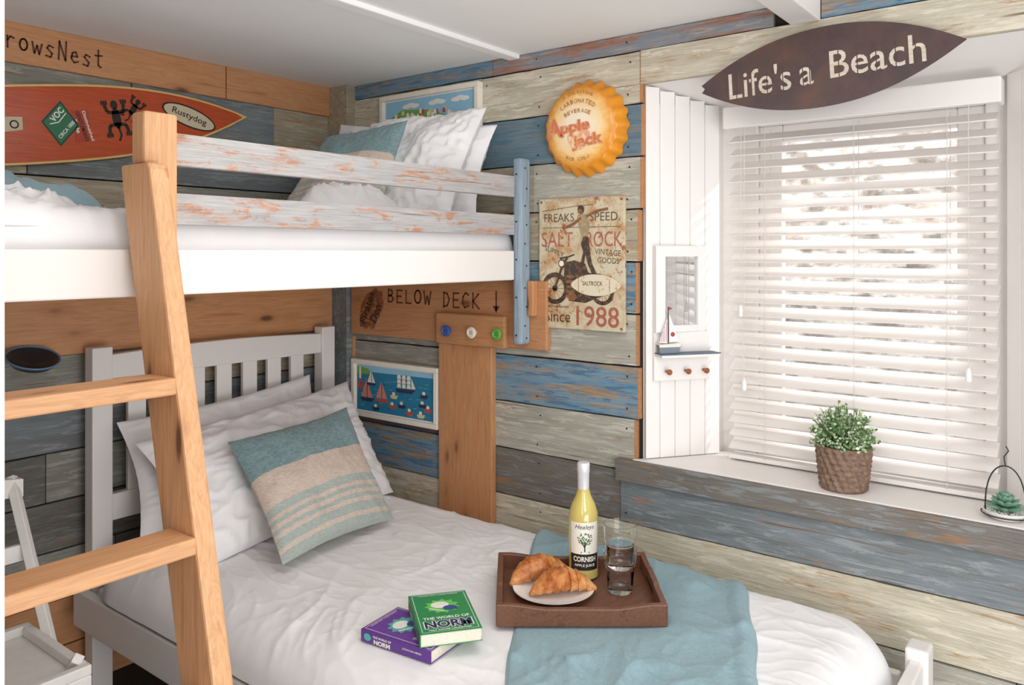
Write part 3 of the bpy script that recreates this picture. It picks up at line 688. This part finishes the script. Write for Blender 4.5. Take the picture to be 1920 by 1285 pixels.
# ------------------------------------------------------------------ beach sign
bm_,nt,b=newmat('dark_bronze');c=ramp(nt,nz(nt,coords(nt),9,7,.7),[(.38,C(76,62,64)),(.55,C(90,70,66)),(.70,C(108,74,62))]);nt.links.new(c,b.inputs['Base Color']);b.inputs['Roughness'].default_value=.5;b.inputs['Metallic'].default_value=.2
bf=frame((2.04,.590,.466),(0,-math.cos(.055),math.sin(.055)),(0,math.sin(.055),math.cos(.055)))
top=[];bot=[]
for i in range(41):
    t=-1+2*i/40
    h=.100*(1-abs(t)**2.1)
    if t<0: h=max(.100*(1-abs(t)**2.1),0)*(.9)+.010
    top.append((t*.318,max(h,.0008)));bot.append((t*.318,-max(h,.0008)))
pts=top+bot[::-1]+[(-.309,0)]
m=M();m.poly(bf,pts,-.002,.002,bm_)
o1=m.obj('metal_plate')
LT=painted('cut_letter',1,C(222,212,196),C(196,160,124),.12,C(208,196,178))
ls=[]
for w_,x,y,ww,hh in (("Life's",-.158,-.006,.165,.072),('a',-.037,-.016,.034,.046),("Beach",.128,.0,.215,.068)):
    m=M();m.text(bf,w_,x,y,ww,hh,LT,.0028,0,.004)
    nb=max(2,int(ww/.04))
    for k in range(nb):
        X=x-ww/2+ww*(k+.5)/nb;m.pbox(bf,(X-.0011,y-hh/2-.001,.0027),(X+.0011,y+hh/2+.001,.0031),bm_)
    ls.append(m.obj('lettering',label='pale cut-out stencil letters',recalc=False))
for t in (-.12,.12):
    m=M();m.tube([bf@Vector((t,.06,-.002)),bf@Vector((t,.06,-.03))],.004,BLACK,8);ls.append(m.obj('wall_fixing'))
thing('surfboard_sign',"dark surfboard-shaped metal sign reading Life's a Beach",'sign',(2.04,.59,.466),[o1]+ls)
# ------------------------------------------------------------------ surfboard
sw=wood('surf_red',0,C(202,84,38),C(164,60,26),False,.22)
ax=Vector((.986,0,.165)).normalized();up=Vector((-ax.z,0,ax.x))
sfm=frame((1.65,2.452,.483),ax,up)
def sw_w(s):
    L=1.35
    if s<.62:return .113*(1-(1-s/.62)**2.4)
    return .113*(1-((s-.62)/(L-.62))**2.4*.8)
def outline(k,off):
    t=[];b_=[]
    for i in range(61):
        s=off+(1.35-2*off)*i/60;w=max(sw_w(s)-k,0);t.append((-s,w));b_.append((-s,-w))
    return b_+t[::-1][:-1]
m=M();m.poly(sfm,outline(0,0.0),-.014,.004,flat('surf_rim',C(234,194,116),.3,0,.05));m.poly(sfm,outline(.0065,.02),.004,.0062,sw)
o1=m.obj('board',smooth=30)
e=.0068;stk=[]
def lp(x,z):
    d=Vector((x-1.65,0,z-.483));return d.dot(ax),d.dot(up)
def S(): stk.append(m.obj('sticker',recalc=False))
m=M();gx,gy=lp(1.027,.378);m.poly(sfm,[(gx-.052,gy+.008),(gx+.010,gy+.066),(gx+.052,gy-.008),(gx-.010,gy-.066)],e,e,flat('sticker_rim',C(20,60,50),.4));m.poly(sfm,[(gx-.046,gy+.007),(gx+.009,gy+.058),(gx+.046,gy-.007),(gx-.009,gy-.058)],e+.0002,e+.0002,inkmat('stick_green',52,120,84))
m.text(sfm,'VOC',gx-.006,gy+.026,.048,.018,INKW,e+.0004,.78,.03);m.text(sfm,'CIRCA 1800',gx+.014,gy-.018,.066,.011,INKW,e+.0004,.75,.02)
m.line(sfm,[(gx-.03,gy+.0),(gx-.005,gy+.004),(gx+.02,gy+.03)],.003,e+.0004,INKW);S()
m=M();gx,gy=lp(1.088,.378)
m.poly(sfm,[(gx-.026,gy-.048),(gx+.022,gy-.048),(gx+.026,gy+.048),(gx-.022,gy+.048)],e-.0002,e-.0002,inkmat('sticker_red',178,70,44))
for i,t in enumerate(('Distinguished',"GENTLEMAN'S",'Ride')): m.text(sfm,t,gx+(1-i)*.016,gy,.09 if i<2 else .04,.012,[INKW,INKB,INKW][i],e,-1.4,.02)
S()
gx,gy=lp(1.2,.425)
def gecko(x,y,a,s):
    f2=sfm@Matrix.Translation((x,y,0))@Matrix.Rotation(a,4,'Z')
    m.ell(f2,0,0,.012*s,.028*s,e,e,INKB,16);m.ell(f2,0,.036*s,.010*s,.012*s,e,e,INKB,12)
    for sx in (-1,1):
        for sy in (-1,1):
            m.line(f2,[(0,sy*.015*s),(sx*.022*s,sy*.018*s),(sx*.026*s,sy*.038*s)],.009*s,e,INKB)
            for k in (-1,0,1): m.ell(f2,sx*.026*s+k*.006*s,sy*.043*s,.003*s,.007*s,e,e,INKB,8)
    m.line(f2,[(0,-.02*s),(.004*s,-.045*s),(-.004*s,-.06*s)],.006*s,e,INKB)
m=M();gecko(gx-.012,gy-.008,0.05,1.15);S();m=M();gecko(gx+.045,gy+.018,-.7,.8);S()
m=M();gx,gy=lp(1.43,.452);CRM=inkmat('stick_cream',214,200,170)
m.ell(sfm,gx,gy,.098,.034,e,e,INKB,36,-.42);m.ell(sfm,gx,gy,.092,.029,e+.0002,e+.0002,CRM,36,-.42);m.text(sfm,'Rustydog',gx,gy,.125,.026,INKB,e+.0004,-.42,.01);S()
m=M();gx,gy=lp(.905,.36);m.poly(sfm,[(gx-.03,gy-.02),(gx+.02,gy-.016),(gx+.024,gy+.02),(gx-.02,gy+.022)],e,e,CRM);m.ring(sfm,gx+.0,gy,.008,.012,e+.0002,INKB);S()
for x,z in ((1.3,.41),(.8,.33)):
    m=M();m.tube([(x,2.466,z),(x,2.475,z)],.01,BLACK);stk.append(m.obj('wall_fixing'))
thing('surfboard','red-brown wooden surfboard with stickers on plank wall','surfboard',(1.0,2.466,.37),[o1]+stk)
# ------------------------------------------------------------------ bowl
m=M();hf=frame((.925,2.385,-.315),(1,0,0),(0,.92,.39))
m.lathe(hf,[(.0,0),(.035,.002),(.052,.010),(.064,.025),(.067,.030),(.061,.028),(.05,.014),(.0,.006)],flat('dark_enamel',C(44,42,44),.35),36,None)
o1=m.obj('bowl_body',smooth=50)
m=M();m.tube([hf@Vector((.066*math.cos(a/18*math.pi),.066*math.sin(a/18*math.pi),.029)) for a in range(37)],.0028,flat('blue_rim',C(96,134,166),.5));o2=m.obj('rim')
thing('hanging_bowl','dark shallow bowl with blue rim fixed to the wall','bowl',(.93,2.42,-.33),[o1,o2])
# ------------------------------------------------------------------ mirror on reveal
mf=RV(0,0,.0065);TH=.024
m=M();a,b=.096*RL,.776*RL
m.pbox(mf,(a,-.232,0),(.221*RL,.022,TH),WHITE);m.pbox(mf,(.675*RL,-.232,0),(b,.022,.012),WHITE)
for z0_,z1_ in ((-.010,.022),(-.232,-.212)):
    vs=[mf@Vector(p) for p in ((.221*RL,z0_,0),(.675*RL,z0_,0),(.675*RL,z0_,.012),(.221*RL,z0_,TH),(.221*RL,z1_,0),(.675*RL,z1_,0),(.675*RL,z1_,.012),(.221*RL,z1_,TH))]
    m.add(vs,[(0,1,2,3),(7,6,5,4),(0,4,5,1),(1,5,6,2),(2,6,7,3),(3,7,4,0)],WHITE)
m.pbox(mf,(a,-.375,0),(b+.01,-.232,.012),WHITE)
o1=m.obj('mirror_frame',bevel=.0015)
m=M();vs=[mf@Vector(p) for p in ((.215*RL,-.215,.0205),(.68*RL,-.215,.002),(.68*RL,-.008,.002),(.215*RL,-.008,.0205))];m.add(vs,[(0,1,2,3)],MIRR);o2=m.obj('mirror_glass',recalc=False)
m=M();m.pbox(mf,(.10*RL,-.302,.012),(.86*RL,-.294,.06),WHITE);m.pbox(mf,(.095*RL,-.2935,.012),(.865*RL,-.291,.063),flat('shelf_blue',C(86,104,124),.5));o3=m.obj('shelf',bevel=.001)
pg=[]
for t in (.25,.50,.74):
    m=M();m.lathe(mf@Matrix.Translation((t*RL,-.347,.012)),[(.004,0),(.004,.014),(.008,.018),(.0085,.024),(.004,.028),(0,.028)],flat('peg_wood',C(150,88,48),.4),16);pg.append(m.obj('peg',smooth=40,label='small turned wooden peg'))
thing('mirror','small white framed mirror with shelf and wooden pegs','mirror',mf@Vector((.1,-.375,0)),[o1,o2,o3]+pg)
bfm=mf@Matrix.Translation((.056,-.291,.037))
m=M();m.poly(bfm,[(-.034,.026),(-.030,.0),(.028,.0),(.040,.030),(0,.02)],-.010,.010,flat('boat_red',C(120,130,140),.5));m.poly(bfm,[(-.034,.026),(-.032,.018),(.034,.018),(.040,.030)],-.0102,.0102,flat('boat_hull_white',C(230,225,215),.5));o1=m.obj('hull',bevel=.001)
m=M();m.tube([bfm@Vector((0,.02,0)),bfm@Vector((0,.135,0))],.0016,flat('mast',C(70,52,40),.6),8);o2=m.obj('mast')
m=M();m.poly(bfm,[(.003,.032),(.003,.115),(.034,.034)],-.001,.001,LINEN);m.poly(bfm,[(-.003,.03),(-.003,.10),(-.030,.032)],-.001,.001,LINEN)
for k in range(5): m.line(bfm,[(-.027+.005*k,.034),(-.026+.005*k,.042+.012*k)],.0016,.0014,INKR)
m.ell(bfm,.014,.055,.007,.007,.0012,.0016,INKR,12);m.poly(bfm,[(0,.125),(.014,.13),(0,.136)],-.0006,.0006,INKR)
o3=m.obj('sail',label='white sail with red trim')
thing('model_sailboat','small wooden toy sailing boat on the mirror shelf','ornament',bfm@Vector((0,0,0)),[o1,o2,o3])
# ------------------------------------------------------------------ plant
pc=(2.135,.562,-.605);pf=frame(pc,(1,0,0),(0,1,0));WV=flat('woven_brown',C(124,100,84),.75,0,.35,90,.4)
m=M();prof=[];N=56
for i in range(N+1):
    h=.112*i/N;r=.054+.012*(h/.112)**.8+.0030*abs(math.sin(math.pi*h/.014))
    prof.append((r,h))
prof=[(.0,0.001)]+prof+[(.058,.112),(.056,.095),(0,.095)]
m.lathe(pf,prof,WV,120,lambda a,h:1+.035*math.sin(20*a+(2.0*(h/.014)))*(1 if 0.002<h<.1119 else 0))
o1=m.obj('woven_pot',smooth=60)
G1=flat('leaf_green',C(132,160,108),.5,0,.2,60);G2=flat('leaf_light',C(212,224,194),.5,0,.15,60);G3=flat('leaf_dark',C(90,126,70),.5,0,.2,60)
m=M()
for k in range(210):
    a=R.uniform(0,6.283);ph=math.acos(R.uniform(-.05,1));rr=R.uniform(.064,.102)
    base=Vector((pc[0]+.02*math.cos(a),pc[1]+.02*math.sin(a),pc[2]+.095))
    tip=Vector((pc[0],pc[1],pc[2]+.118))+Vector((math.sin(ph)*math.cos(a)*rr*.9,math.sin(ph)*math.sin(a)*rr*.9,math.cos(ph)*rr))
    m.tube([base,(base+tip)/2+Vector((0,0,.008)),tip],.0008,G3,4)
    for j in range(10):
        t=.45+.6*j/9;p=base.lerp(tip,min(t,1));d=Vector((R.uniform(-1,1),R.uniform(-1,1),R.uniform(-.2,1))).normalized()
        s_=Vector((R.uniform(-1,1),R.uniform(-1,1),R.uniform(-1,1))).cross(d).normalized();L=R.uniform(.006,.011)
        q=[p,p+d*L*.4+s_*L*.36,p+d*L*.8+s_*L*.3,p+d*L,p+d*L*.8-s_*L*.3,p+d*L*.4-s_*L*.36]
        m.add(q,[(0,1,2,3,4,5)],[R.choice([G1,G1,G2,G2,G3])])
o2=m.obj('foliage',recalc=False)
thing('potted_plant','bushy green plant in a brown woven pot on the sill','plant',pc,[o1,o2])
sc_=(2.115,.205,-.605);sf2=frame(sc_,(1,0,0),(0,1,0))
m=M();m.lathe(sf2,[(0,0.001),(.03,.001),(.044,.012),(.047,.020),(.044,.020),(.04,.014),(0,.012)],WHITE,36)
o1=m.obj('dish',smooth=50)
m=M()
for k in range(60):
    a=R.uniform(0,6.28);r_=.036*math.sqrt(R.random());m.lathe(frame((sc_[0]+r_*math.cos(a),sc_[1]+r_*math.sin(a),sc_[2]+.012),(1,0,0),(0,1,0)),[(0,0),(.004,.003),(.0,.007)],G2 if k%2 else WHITE,6)
o2=m.obj('pebbles');o2['kind']='stuff'
m=M();SG=flat('succulent',C(106,148,124),.5,0,.15,50)
for lay in range(4):
    for k in range(8):
        a=k*math.pi/4+lay*.4;el=.25+.33*lay;L=.042-.006*lay
        d=Vector((math.cos(a)*math.cos(el),math.sin(a)*math.cos(el),math.sin(el)));p=Vector(sc_)+Vector((0,0,.02+.006*lay))
        m.tube([p,p+d*L*.45,p+d*L*.8,p+d*L],[.004,.0095,.007,.0008],SG,8,.5)
o3=m.obj('succulent_leaves',smooth=60)
m=M();hp=[]
for i in range(25):
    t=i/24*math.pi;hp.append((sc_[0],sc_[1]-.040*math.cos(t),sc_[2]+.005+.115*math.sin(t)**.7))
m.tube(hp,.0016,BLACK,8);m.tube([(sc_[0],sc_[1]+.0,sc_[2]+.12),(sc_[0],sc_[1]+.003,sc_[2]+.14),(sc_[0],sc_[1]-.006,sc_[2]+.155),(sc_[0],sc_[1]-.001,sc_[2]+.165)],.0014,BLACK,8)
m.tube([(sc_[0]+.048*math.cos(k*math.pi/12),sc_[1]+.048*math.sin(k*math.pi/12),sc_[2]+.012) for k in range(25)],.0015,BLACK,8)
o4=m.obj('wire_holder',label='black wire hanger')
thing('succulent','small green succulent in white dish with wire holder','plant',sc_,[o1,o2,o3,o4])
# ------------------------------------------------------------------ tray and contents
TA=math.radians(-52.5);ZB=-.826
tf=FL(1.601,1.034,ZB,TA)
m=M();w,d,h,t=.19,.155,.05,.014
m.pbox(tf,(-w+.004,-d+.004,.002),(w-.004,d-.004,.012),WALN)
o1=m.obj('tray_base',bevel=.002)
wl=[]
def rim(x):
    q=abs(x)/w
    return h-.010*(1-min(1,max(0,(q-.45)/.35)))
def longside(y0,y1):
    fr=tf@frame((0,y0,0),(1,0,0),(0,0,1))
    top=[(-w+2*w*i/24,rim(-w+2*w*i/24)) for i in range(25)]
    m.poly(fr,[(-w,0),(w,0)]+top[::-1],0,-(y1-y0),WALN)
m=M();longside(-d,-d+t);wl.append(m.obj('tray_side',bevel=.003))
m=M();longside(d-t,d);wl.append(m.obj('tray_side',bevel=.003))
for sx in (-1,1):
    m=M();x0,x1=(-w,-w+t) if sx<0 else (w-t,w)
    fr=tf@frame((x0,0,0),(0,1,0),(0,0,1))
    m.poly(fr,[(-d+t,0),(d-t,0),(d-t,h),(.055,h),(.045,h+.004),(-.045,h+.004),(-.055,h),(-d+t,h)],0,t,WALN)
    m.pbox(tf,(x0-.0006,-.045,.024),(x1+.0006,.045,.036),flat('handle_slot',C(40,24,16),.8))
    wl.append(m.obj('tray_side',bevel=.002))
thing('serving_tray','dark walnut serving tray with raised sides on blanket','tray',(1.601,1.034,ZB),[o1]+wl)
ZT=ZB+.0125
pfm=FL(1.560,1.072,ZT,0)
m=M();m.lathe(pfm,[(0,0),(.055,0),(.06,.003),(.090,.013),(.0975,.016),(.0975,.018),(.088,.0155),(.058,.006),(0,.005)],flat('porcelain',C(242,240,238),.2,0,.01),64)
thing('plate','round white porcelain plate holding croissants','plate',(1.560,1.072,ZT),[m.obj('plate',smooth=50)])
cr,nt,b=newmat('croissant')
n1=nz(nt,coords(nt),26,7,.7);c=ramp(nt,n1,[(.32,C(146,74,32)),(.44,C(188,112,56)),(.55,C(216,150,88)),(.72,C(238,196,142))]);nt.links.new(c,b.inputs['Base Color']);b.inputs['Roughness'].default_value=.36;bump(nt,b,nz(nt,coords(nt),110,4),.5,.003)
def croissant(x,y,z,a,L,rad,bend,label,tz=0):
    m=M();N=110;n=28;vs=[]
    for i in range(N+1):
        t=-1+2*i/N
        lx=t*L/2;ly=bend*(1-t*t)
        tx,ty=1,-4*bend*t/L;l_=math.hypot(tx,ty);tx/=l_;ty/=l_
        for j in range(n):
            an=2*math.pi*j/n
            tt=abs(t)*3.8+.18*math.sin(an+(1 if t>0 else -1))+.35;seg=tt-math.floor(tt)
            prof=(1-abs(t)**2.0)
            r_=rad*(.14+.86*prof)*(1.12-.22*seg)
            r_=max(r_,.002)
            ox=-ty*math.cos(an)*r_;oy=tx*math.cos(an)*r_;oz=math.sin(an)*r_*.84+rad*(.14+.86*prof)*.84
            X=lx+ox;Y=ly+oy
            vs.append((x+X*math.cos(a)-Y*math.sin(a),y+X*math.sin(a)+Y*math.cos(a),z+oz+tz*t))
    fs=[(k*n+i,k*n+(i+1)%n,(k+1)*n+(i+1)%n,(k+1)*n+i) for k in range(N) for i in range(n)]
    fs+=[tuple(range(n))[::-1],tuple(N*n+i for i in range(n))]
    m.add(vs,fs,cr)
    thing('croissant',label,'croissant',(x,y,z),[m.obj('croissant',smooth=60)],'croissants on the plate')
croissant(1.585,1.128,ZT+.014,math.radians(-20),.175,.031,.012,'golden flaky croissant at the back of the white plate',0)
croissant(1.548,1.035,ZT+.014,math.radians(-42),.162,.032,.018,'plump golden croissant at the front of the white plate')
# bottle
bx,by=1.690,1.070;btf=FL(bx,by,ZT,math.radians(-52.5))
JU,nt,b=newmat('apple_juice');b.inputs['Roughness'].default_value=.06;b.inputs['Coat Weight'].default_value=.8
nn=nz(nt,coords(nt),6,2);nt.links.new(ramp(nt,nn,[(.3,C(200,180,92)),(.7,C(220,204,124))]),b.inputs['Base Color']);b.inputs['Subsurface Weight'].default_value=.3;b.inputs['Subsurface Radius'].default_value=(.03,.025,.01)
m=M();m.lathe(btf,[(0,0.003),(.03,0),(.0365,.005),(.037,.15),(.0355,.165),(.029,.185),(.019,.205),(.0145,.222),(.0135,.235)],JU,48);o1=m.obj('bottle_body',smooth=50,label='clear glass body filled with cloudy yellow juice')
m=M();FO=flat('foil_cap',C(222,220,224),.35,.2)
m.lathe(btf,[(.0145,.218),(.0150,.262),(.0158,.264),(.0158,.284),(.014,.287),(0,.288)],FO,32);o2=m.obj('bottle_cap',smooth=40,label='white foil neck and cap')
def wrap(X,Y,r=.0375):
    th=-math.pi/2+X/r
    return btf@Vector((r*math.cos(th),r*math.sin(th),Y))
LB=flat('label_cream',C(242,238,226),.5,0,.02);LK=flat('label_black',C(30,28,26),.5)
m=M();m.grid(lambda u,v:wrap((u-.5)*.078,.028+v*.040,.0373),24,2,LK);m.grid(lambda u,v:wrap((u-.5)*.078,.068+v*.078,.0373),24,2,LB)
o3=m.obj('label',smooth=40,recalc=False)
m=M()
m.text(None,'Healeys',0,.134,.050,.014,INKB,fn=lambda X,Y:wrap(X,Y,.0379),bold=.0,shear=.3)
m.text(None,'CORNISH',0,.056,.060,.013,LB,fn=lambda X,Y:wrap(X,Y,.0379),bold=.03)
m.text(None,'APPLE JUICE',0,.040,.054,.008,LB,fn=lambda X,Y:wrap(X,Y,.0379),bold=.02)
for k in range(60):
    a=R.uniform(0,6.28);r_=.020*math.sqrt(R.random());X=r_*math.cos(a);Y=.106+r_*.8*math.sin(a)
    q=[wrap(X-.0022,Y,.038),wrap(X,Y-.0016,.038),wrap(X+.0022,Y,.038),wrap(X,Y+.0016,.038)]
    m.add(q,[(0,1,2,3)],[INKG if k%5 else INKR])
for pts in ([(0,.074),(0,.1)],[(0,.085),(-.012,.105)],[(0,.088),(.012,.106)],[(-.01,.073),(.012,.073)]):
    (a0,b0_),(a1,b1)=pts;w_=.0014
    dx,dy=a1-a0,b1-b0_;l=math.hypot(dx,dy);px,py=-dy/l*w_,dx/l*w_
    m.add([wrap(a0+px,b0_+py,.0379),wrap(a0-px,b0_-py,.0379),wrap(a1-px,b1-py,.0379),wrap(a1+px,b1+py,.0379)],[(0,1,2,3)],INKB)
o4=m.obj('label_print',recalc=False)
thing('juice_bottle','tall glass bottle of cloudy apple juice on the tray','bottle',(bx,by,ZT),[o1,o2,(o3,[o4])])
for k,(zz,lab) in enumerate(((0,'lower faceted glass tumbler standing on the tray'),(.058,'upper faceted glass tumbler stacked inside another'))):
    m=M();gf=FL(1.668,.952,ZT+zz,0)
    m.lathe(gf,[(0,0),(.0265,0),(.029,.004),(.034,.055),(.0375,.06),(.0405,.105),(.0397,.1055),(.0365,.062),(.0325,.055),(.026,.012),(0,.010)],TUMB,40,lambda a,h:1+(.03*abs(math.cos(5*a)) if .003<h<.0545 and h!=.012 else 0))
    thing('tumbler',lab,'glass',(1.668,.952,ZT+zz),[m.obj('tumbler',smooth=25)],'stacked tumblers on the tray')
# ------------------------------------------------------------------ blanket
m=M()
def bl(u,v):
    L=Vector((1.985,1.43))+Vector((-.95,-.587))*v;Rr=Vector((1.985,.775))+Vector((-.95,-.46))*v
    k=u+.012*math.sin(v*9)+.008*math.sin(v*23)
    p=L.lerp(Rr,k)
    q=LP(p.x,p.y);dt=math.hypot(p.x-1.601,p.y-1.034)
    dm=min(1,max(0,(dt-.2)/.1))
    fold=.010*max(0,1-abs(noise.noise(Vector((p.x*4+p.y*3,p.y*5-p.x*4,2))))*3)**2+.006*noise.noise(Vector((u*9,v*3,5)))
    edge=min(u,1-u)
    r=.006+(fold+.004)*dm
    if u>.9: r+=.010*math.sin((u-.9)/.1*math.pi)**2
    if edge<.02: r=.001+r*edge/.02
    return Vector((q.x,q.y,q.z+r))
m.grid(bl,130,160,FLEECE)
thing('blanket','soft pale teal fleece blanket draped across the bed','blanket',(1.6,.95,-.86),[m.obj('blanket',smooth=80,recalc=False)])
# ------------------------------------------------------------------ books
PG=flat('page_edge',C(232,224,206),.8,0,.08,200)
def book(name,label,cx,cy,z,a,w,l,t,cov,cov2,lines,acc):
    fr=FL(cx,cy,z,a);m=M()
    m.pbox(fr,(-w/2+.002,-l/2+.002,.0012),(w/2-.002,l/2-.002,t-.0012),PG);pgs=m.obj('pages')
    m=M();m.pbox(fr,(-w/2,-l/2,t-.0014),(w/2,l/2,t),cov);m.pbox(fr,(-w/2,-l/2,0),(w/2,l/2,.0014),cov);m.pbox(fr,(-w/2-.001,-l/2,0),(-w/2+.0014,l/2,t),cov2);cv=m.obj('cover',bevel=.0006)
    m=M();z1=t+.0004
    m.line(fr,[(-w/2+.006,-l/2+.006),(w/2-.006,-l/2+.006),(w/2-.006,l/2-.006),(-w/2+.006,l/2-.006),(-w/2+.006,-l/2+.006)],.0012,z1,INKW)
    pts=[]
    for i in range(22):
        r_=.040 if i%2 else .030;an=2*math.pi*i/22;pts.append((r_*math.cos(an),.026+r_*.9*math.sin(an)))
    m.poly(fr,pts,z1,z1,acc);m.ell(fr,-.004,.032,.020,.016,z1+.0002,z1+.0002,INKW,20);m.ell(fr,.016,.014,.016,.012,z1+.0003,z1+.0003,inkmat('book_blue',60,80,150),16)
    m.line(fr,[(-.03,.018),(-.012,.008),(.0,.0)],.004,z1+.0003,INKW)
    for (s_,y,ww,hh,mt) in lines:
        if s_=='NORM': m.text(fr,s_,0,y,ww*1.05,hh*1.12,INKW if mt is not INKW else NV,z1+.0003,0,.08)
        m.text(fr,s_,0,y,ww,hh,mt,z1+.0005,0,.03)
    m.text(fr,'LAUGH OUT LOUD FUNNY',0,l/2-.012,w*.7,.005,INKW,z1+.0004)
    sf_=frame(fr@Vector((-w/2-.0014,0,t/2)),fr.to_3x3()@Vector((0,-1,0)),(0,0,1))
    m.text(sf_,'THE WORLD OF',-.035,.004,.050,.005,INKW,.0004,0,.03);m.text(sf_,'NORM',-.035,-.006,.045,.010,INKW,.0004,0,.05);m.ell(sf_,-.075,0,.010,.008,.0004,.0004,acc,16);m.text(sf_,'JONATHAN MERES',.045,0,.05,.005,INKW,.0004)
    pr=m.obj('cover_print',recalc=False)
    thing(name,label,'book',(cx,cy,z),[pgs,(cv,[pr])],'paperbacks on the duvet')
NV=inkmat('navy',46,44,92)
PUR=flat('book_purple',C(112,70,158),.35,0,.06);PUR2=flat('book_purple_dark',C(98,56,144),.35);GR=flat('book_green',C(48,146,90),.35,0,.06);GR2=flat('book_green_dark',C(40,126,76),.35)
book('paperback','purple paperback lying partly under a green one',1.222,1.205,-.833,math.radians(6),.122,.188,.026,PUR,PUR2,[('THE WORLD OF',-.035,.085,.010,INKW),('NORM',-.064,.095,.030,INKW)],inkmat('teal_burst',90,180,170))
book('paperback','green paperback with navy title resting on a purple one',1.275,1.165,-.8062,math.radians(-38),.130,.190,.027,GR,GR2,[('THE WORLD OF',-.030,.100,.012,INKW),('NORM',-.058,.100,.032,NV),("MAY CAUSE LAUGHTER",-.083,.09,.006,INKW)],inkmat('lime_burst',110,200,90))
# ------------------------------------------------------------------ white folding chair
CH=flat('chair_white',C(232,230,227),.5,0,.03)
P=[];x0,x1=.40,.80
def leg(a,b):
    m=M();m.tube([a,b],.015,CH,4);return m.obj('leg',bevel=.002)
for x in (x0,x1):
    P.append(leg((x,2.18,-.555),(x+(.0),1.70,-1.3)))
    P.append(leg((x-.0+(.03 if x==x0 else -.03),1.75,-.86),(x+(.03 if x==x0 else -.03),2.22,-1.3)))
m=M();fr=HW(0,0,2.17)
n=14;pts=[(x0-.02+(x1-x0+.04)*i/n,-.605+.012*math.sin(math.pi*i/n)) for i in range(n+1)]+[(x0-.02+(x1-x0+.04)*i/n,-.560+.02*math.sin(math.pi*i/n)) for i in range(n,-1,-1)]
m.poly(fr,pts,-.01,.012,CH);P.append(m.obj('backrest',bevel=.002))
m=M();m.box((x0,2.09,-.74),(x1,2.105,-.70),CH);P.append(m.obj('backrest',bevel=.002))
m=M();m.box((x0+.015,1.72,-.915),(x1-.015,2.04,-.89),CH);
for a_,b_ in (((x0+.015,1.72),(x1-.015,1.74)),((x0+.015,2.02),(x1-.015,2.04)),((x0+.015,1.74),(x0+.035,2.02)),((x1-.035,1.74),(x1-.015,2.02))):
    m.box((a_[0],a_[1],-.89),(b_[0],b_[1],-.868),CH)
P.append(m.obj('seat',bevel=.003))
m=M();m.box((x0,1.84,-1.12),(x1,1.86,-1.09),CH);P.append(m.obj('crossbar',bevel=.002))
thing('folding_chair','white painted folding wooden chair with rimmed seat','chair',(.6,1.95,-1.3),P)
# ------------------------------------------------------------------ lights
def area(loc,tgt,size,power,col=(1,1,1),sy=None):
    l=bpy.data.lights.new('area','AREA');l.energy=power;l.color=col;l.size=size
    if sy: l.shape='RECTANGLE';l.size_y=sy
    o=bpy.data.objects.new('area_light',l);bpy.context.scene.collection.objects.link(o);o.location=loc
    o.rotation_euler=(Vector(tgt)-Vector(loc)).to_track_quat('-Z','Y').to_euler();return o
area((.1,-.7,.35),(1.6,1.6,-.5),.8,13,(1,.975,.94))  # unseen fill added behind the camera
area((.5,-.6,-.9),(.9,1.2,.65),1.2,24,(1,.98,.96))  # unseen uplight added to brighten the ceiling
area((1.15,.9,.60),(1.2,1.3,-1.0),.7,5.5,(1,.965,.91))
area((-.3,.5,.0),(1.2,2.2,-.4),.8,7,(1,.975,.95))
area((2.72,.35,1.6),(2.95,.5,-.3),1.2,105,(.98,.98,1),2.2)
l=bpy.data.lights.new('streak_spot','SPOT');l.energy=70;l.shadow_soft_size=.012;l.color=(1,.96,.9);l.spot_size=math.radians(60);l.spot_blend=.3  # spot just outside, added in place of the sun to streak the reveal
so=bpy.data.objects.new('streak_spot',l);bpy.context.scene.collection.objects.link(so);so.location=(2.72,-.55,.75)
so.rotation_euler=(Vector((2.26,.95,0))-Vector(so.location)).to_track_quat('-Z','Y').to_euler()
wd=bpy.data.worlds.new('world');bpy.context.scene.world=wd;wd.use_nodes=True
nt=wd.node_tree;bg=nt.nodes['Background'];bg.inputs[0].default_value=(.965,.968,1,1);bg.inputs[1].default_value=1.08
# ------------------------------------------------------------------ camera
cam=bpy.data.cameras.new('camera');cam.lens=27.8;cam.sensor_width=36;cam.shift_y=-.0872;cam.clip_start=.01
co_=bpy.data.objects.new('camera',cam);bpy.context.scene.collection.objects.link(co_);co_.rotation_euler=(math.radians(90),0,math.radians(-52.5))
bpy.context.scene.camera=co_
for o in bpy.context.scene.objects:
    if o.parent is None:o.location.z+=FLOOR
bpy.context.scene.view_settings.view_transform='Standard'
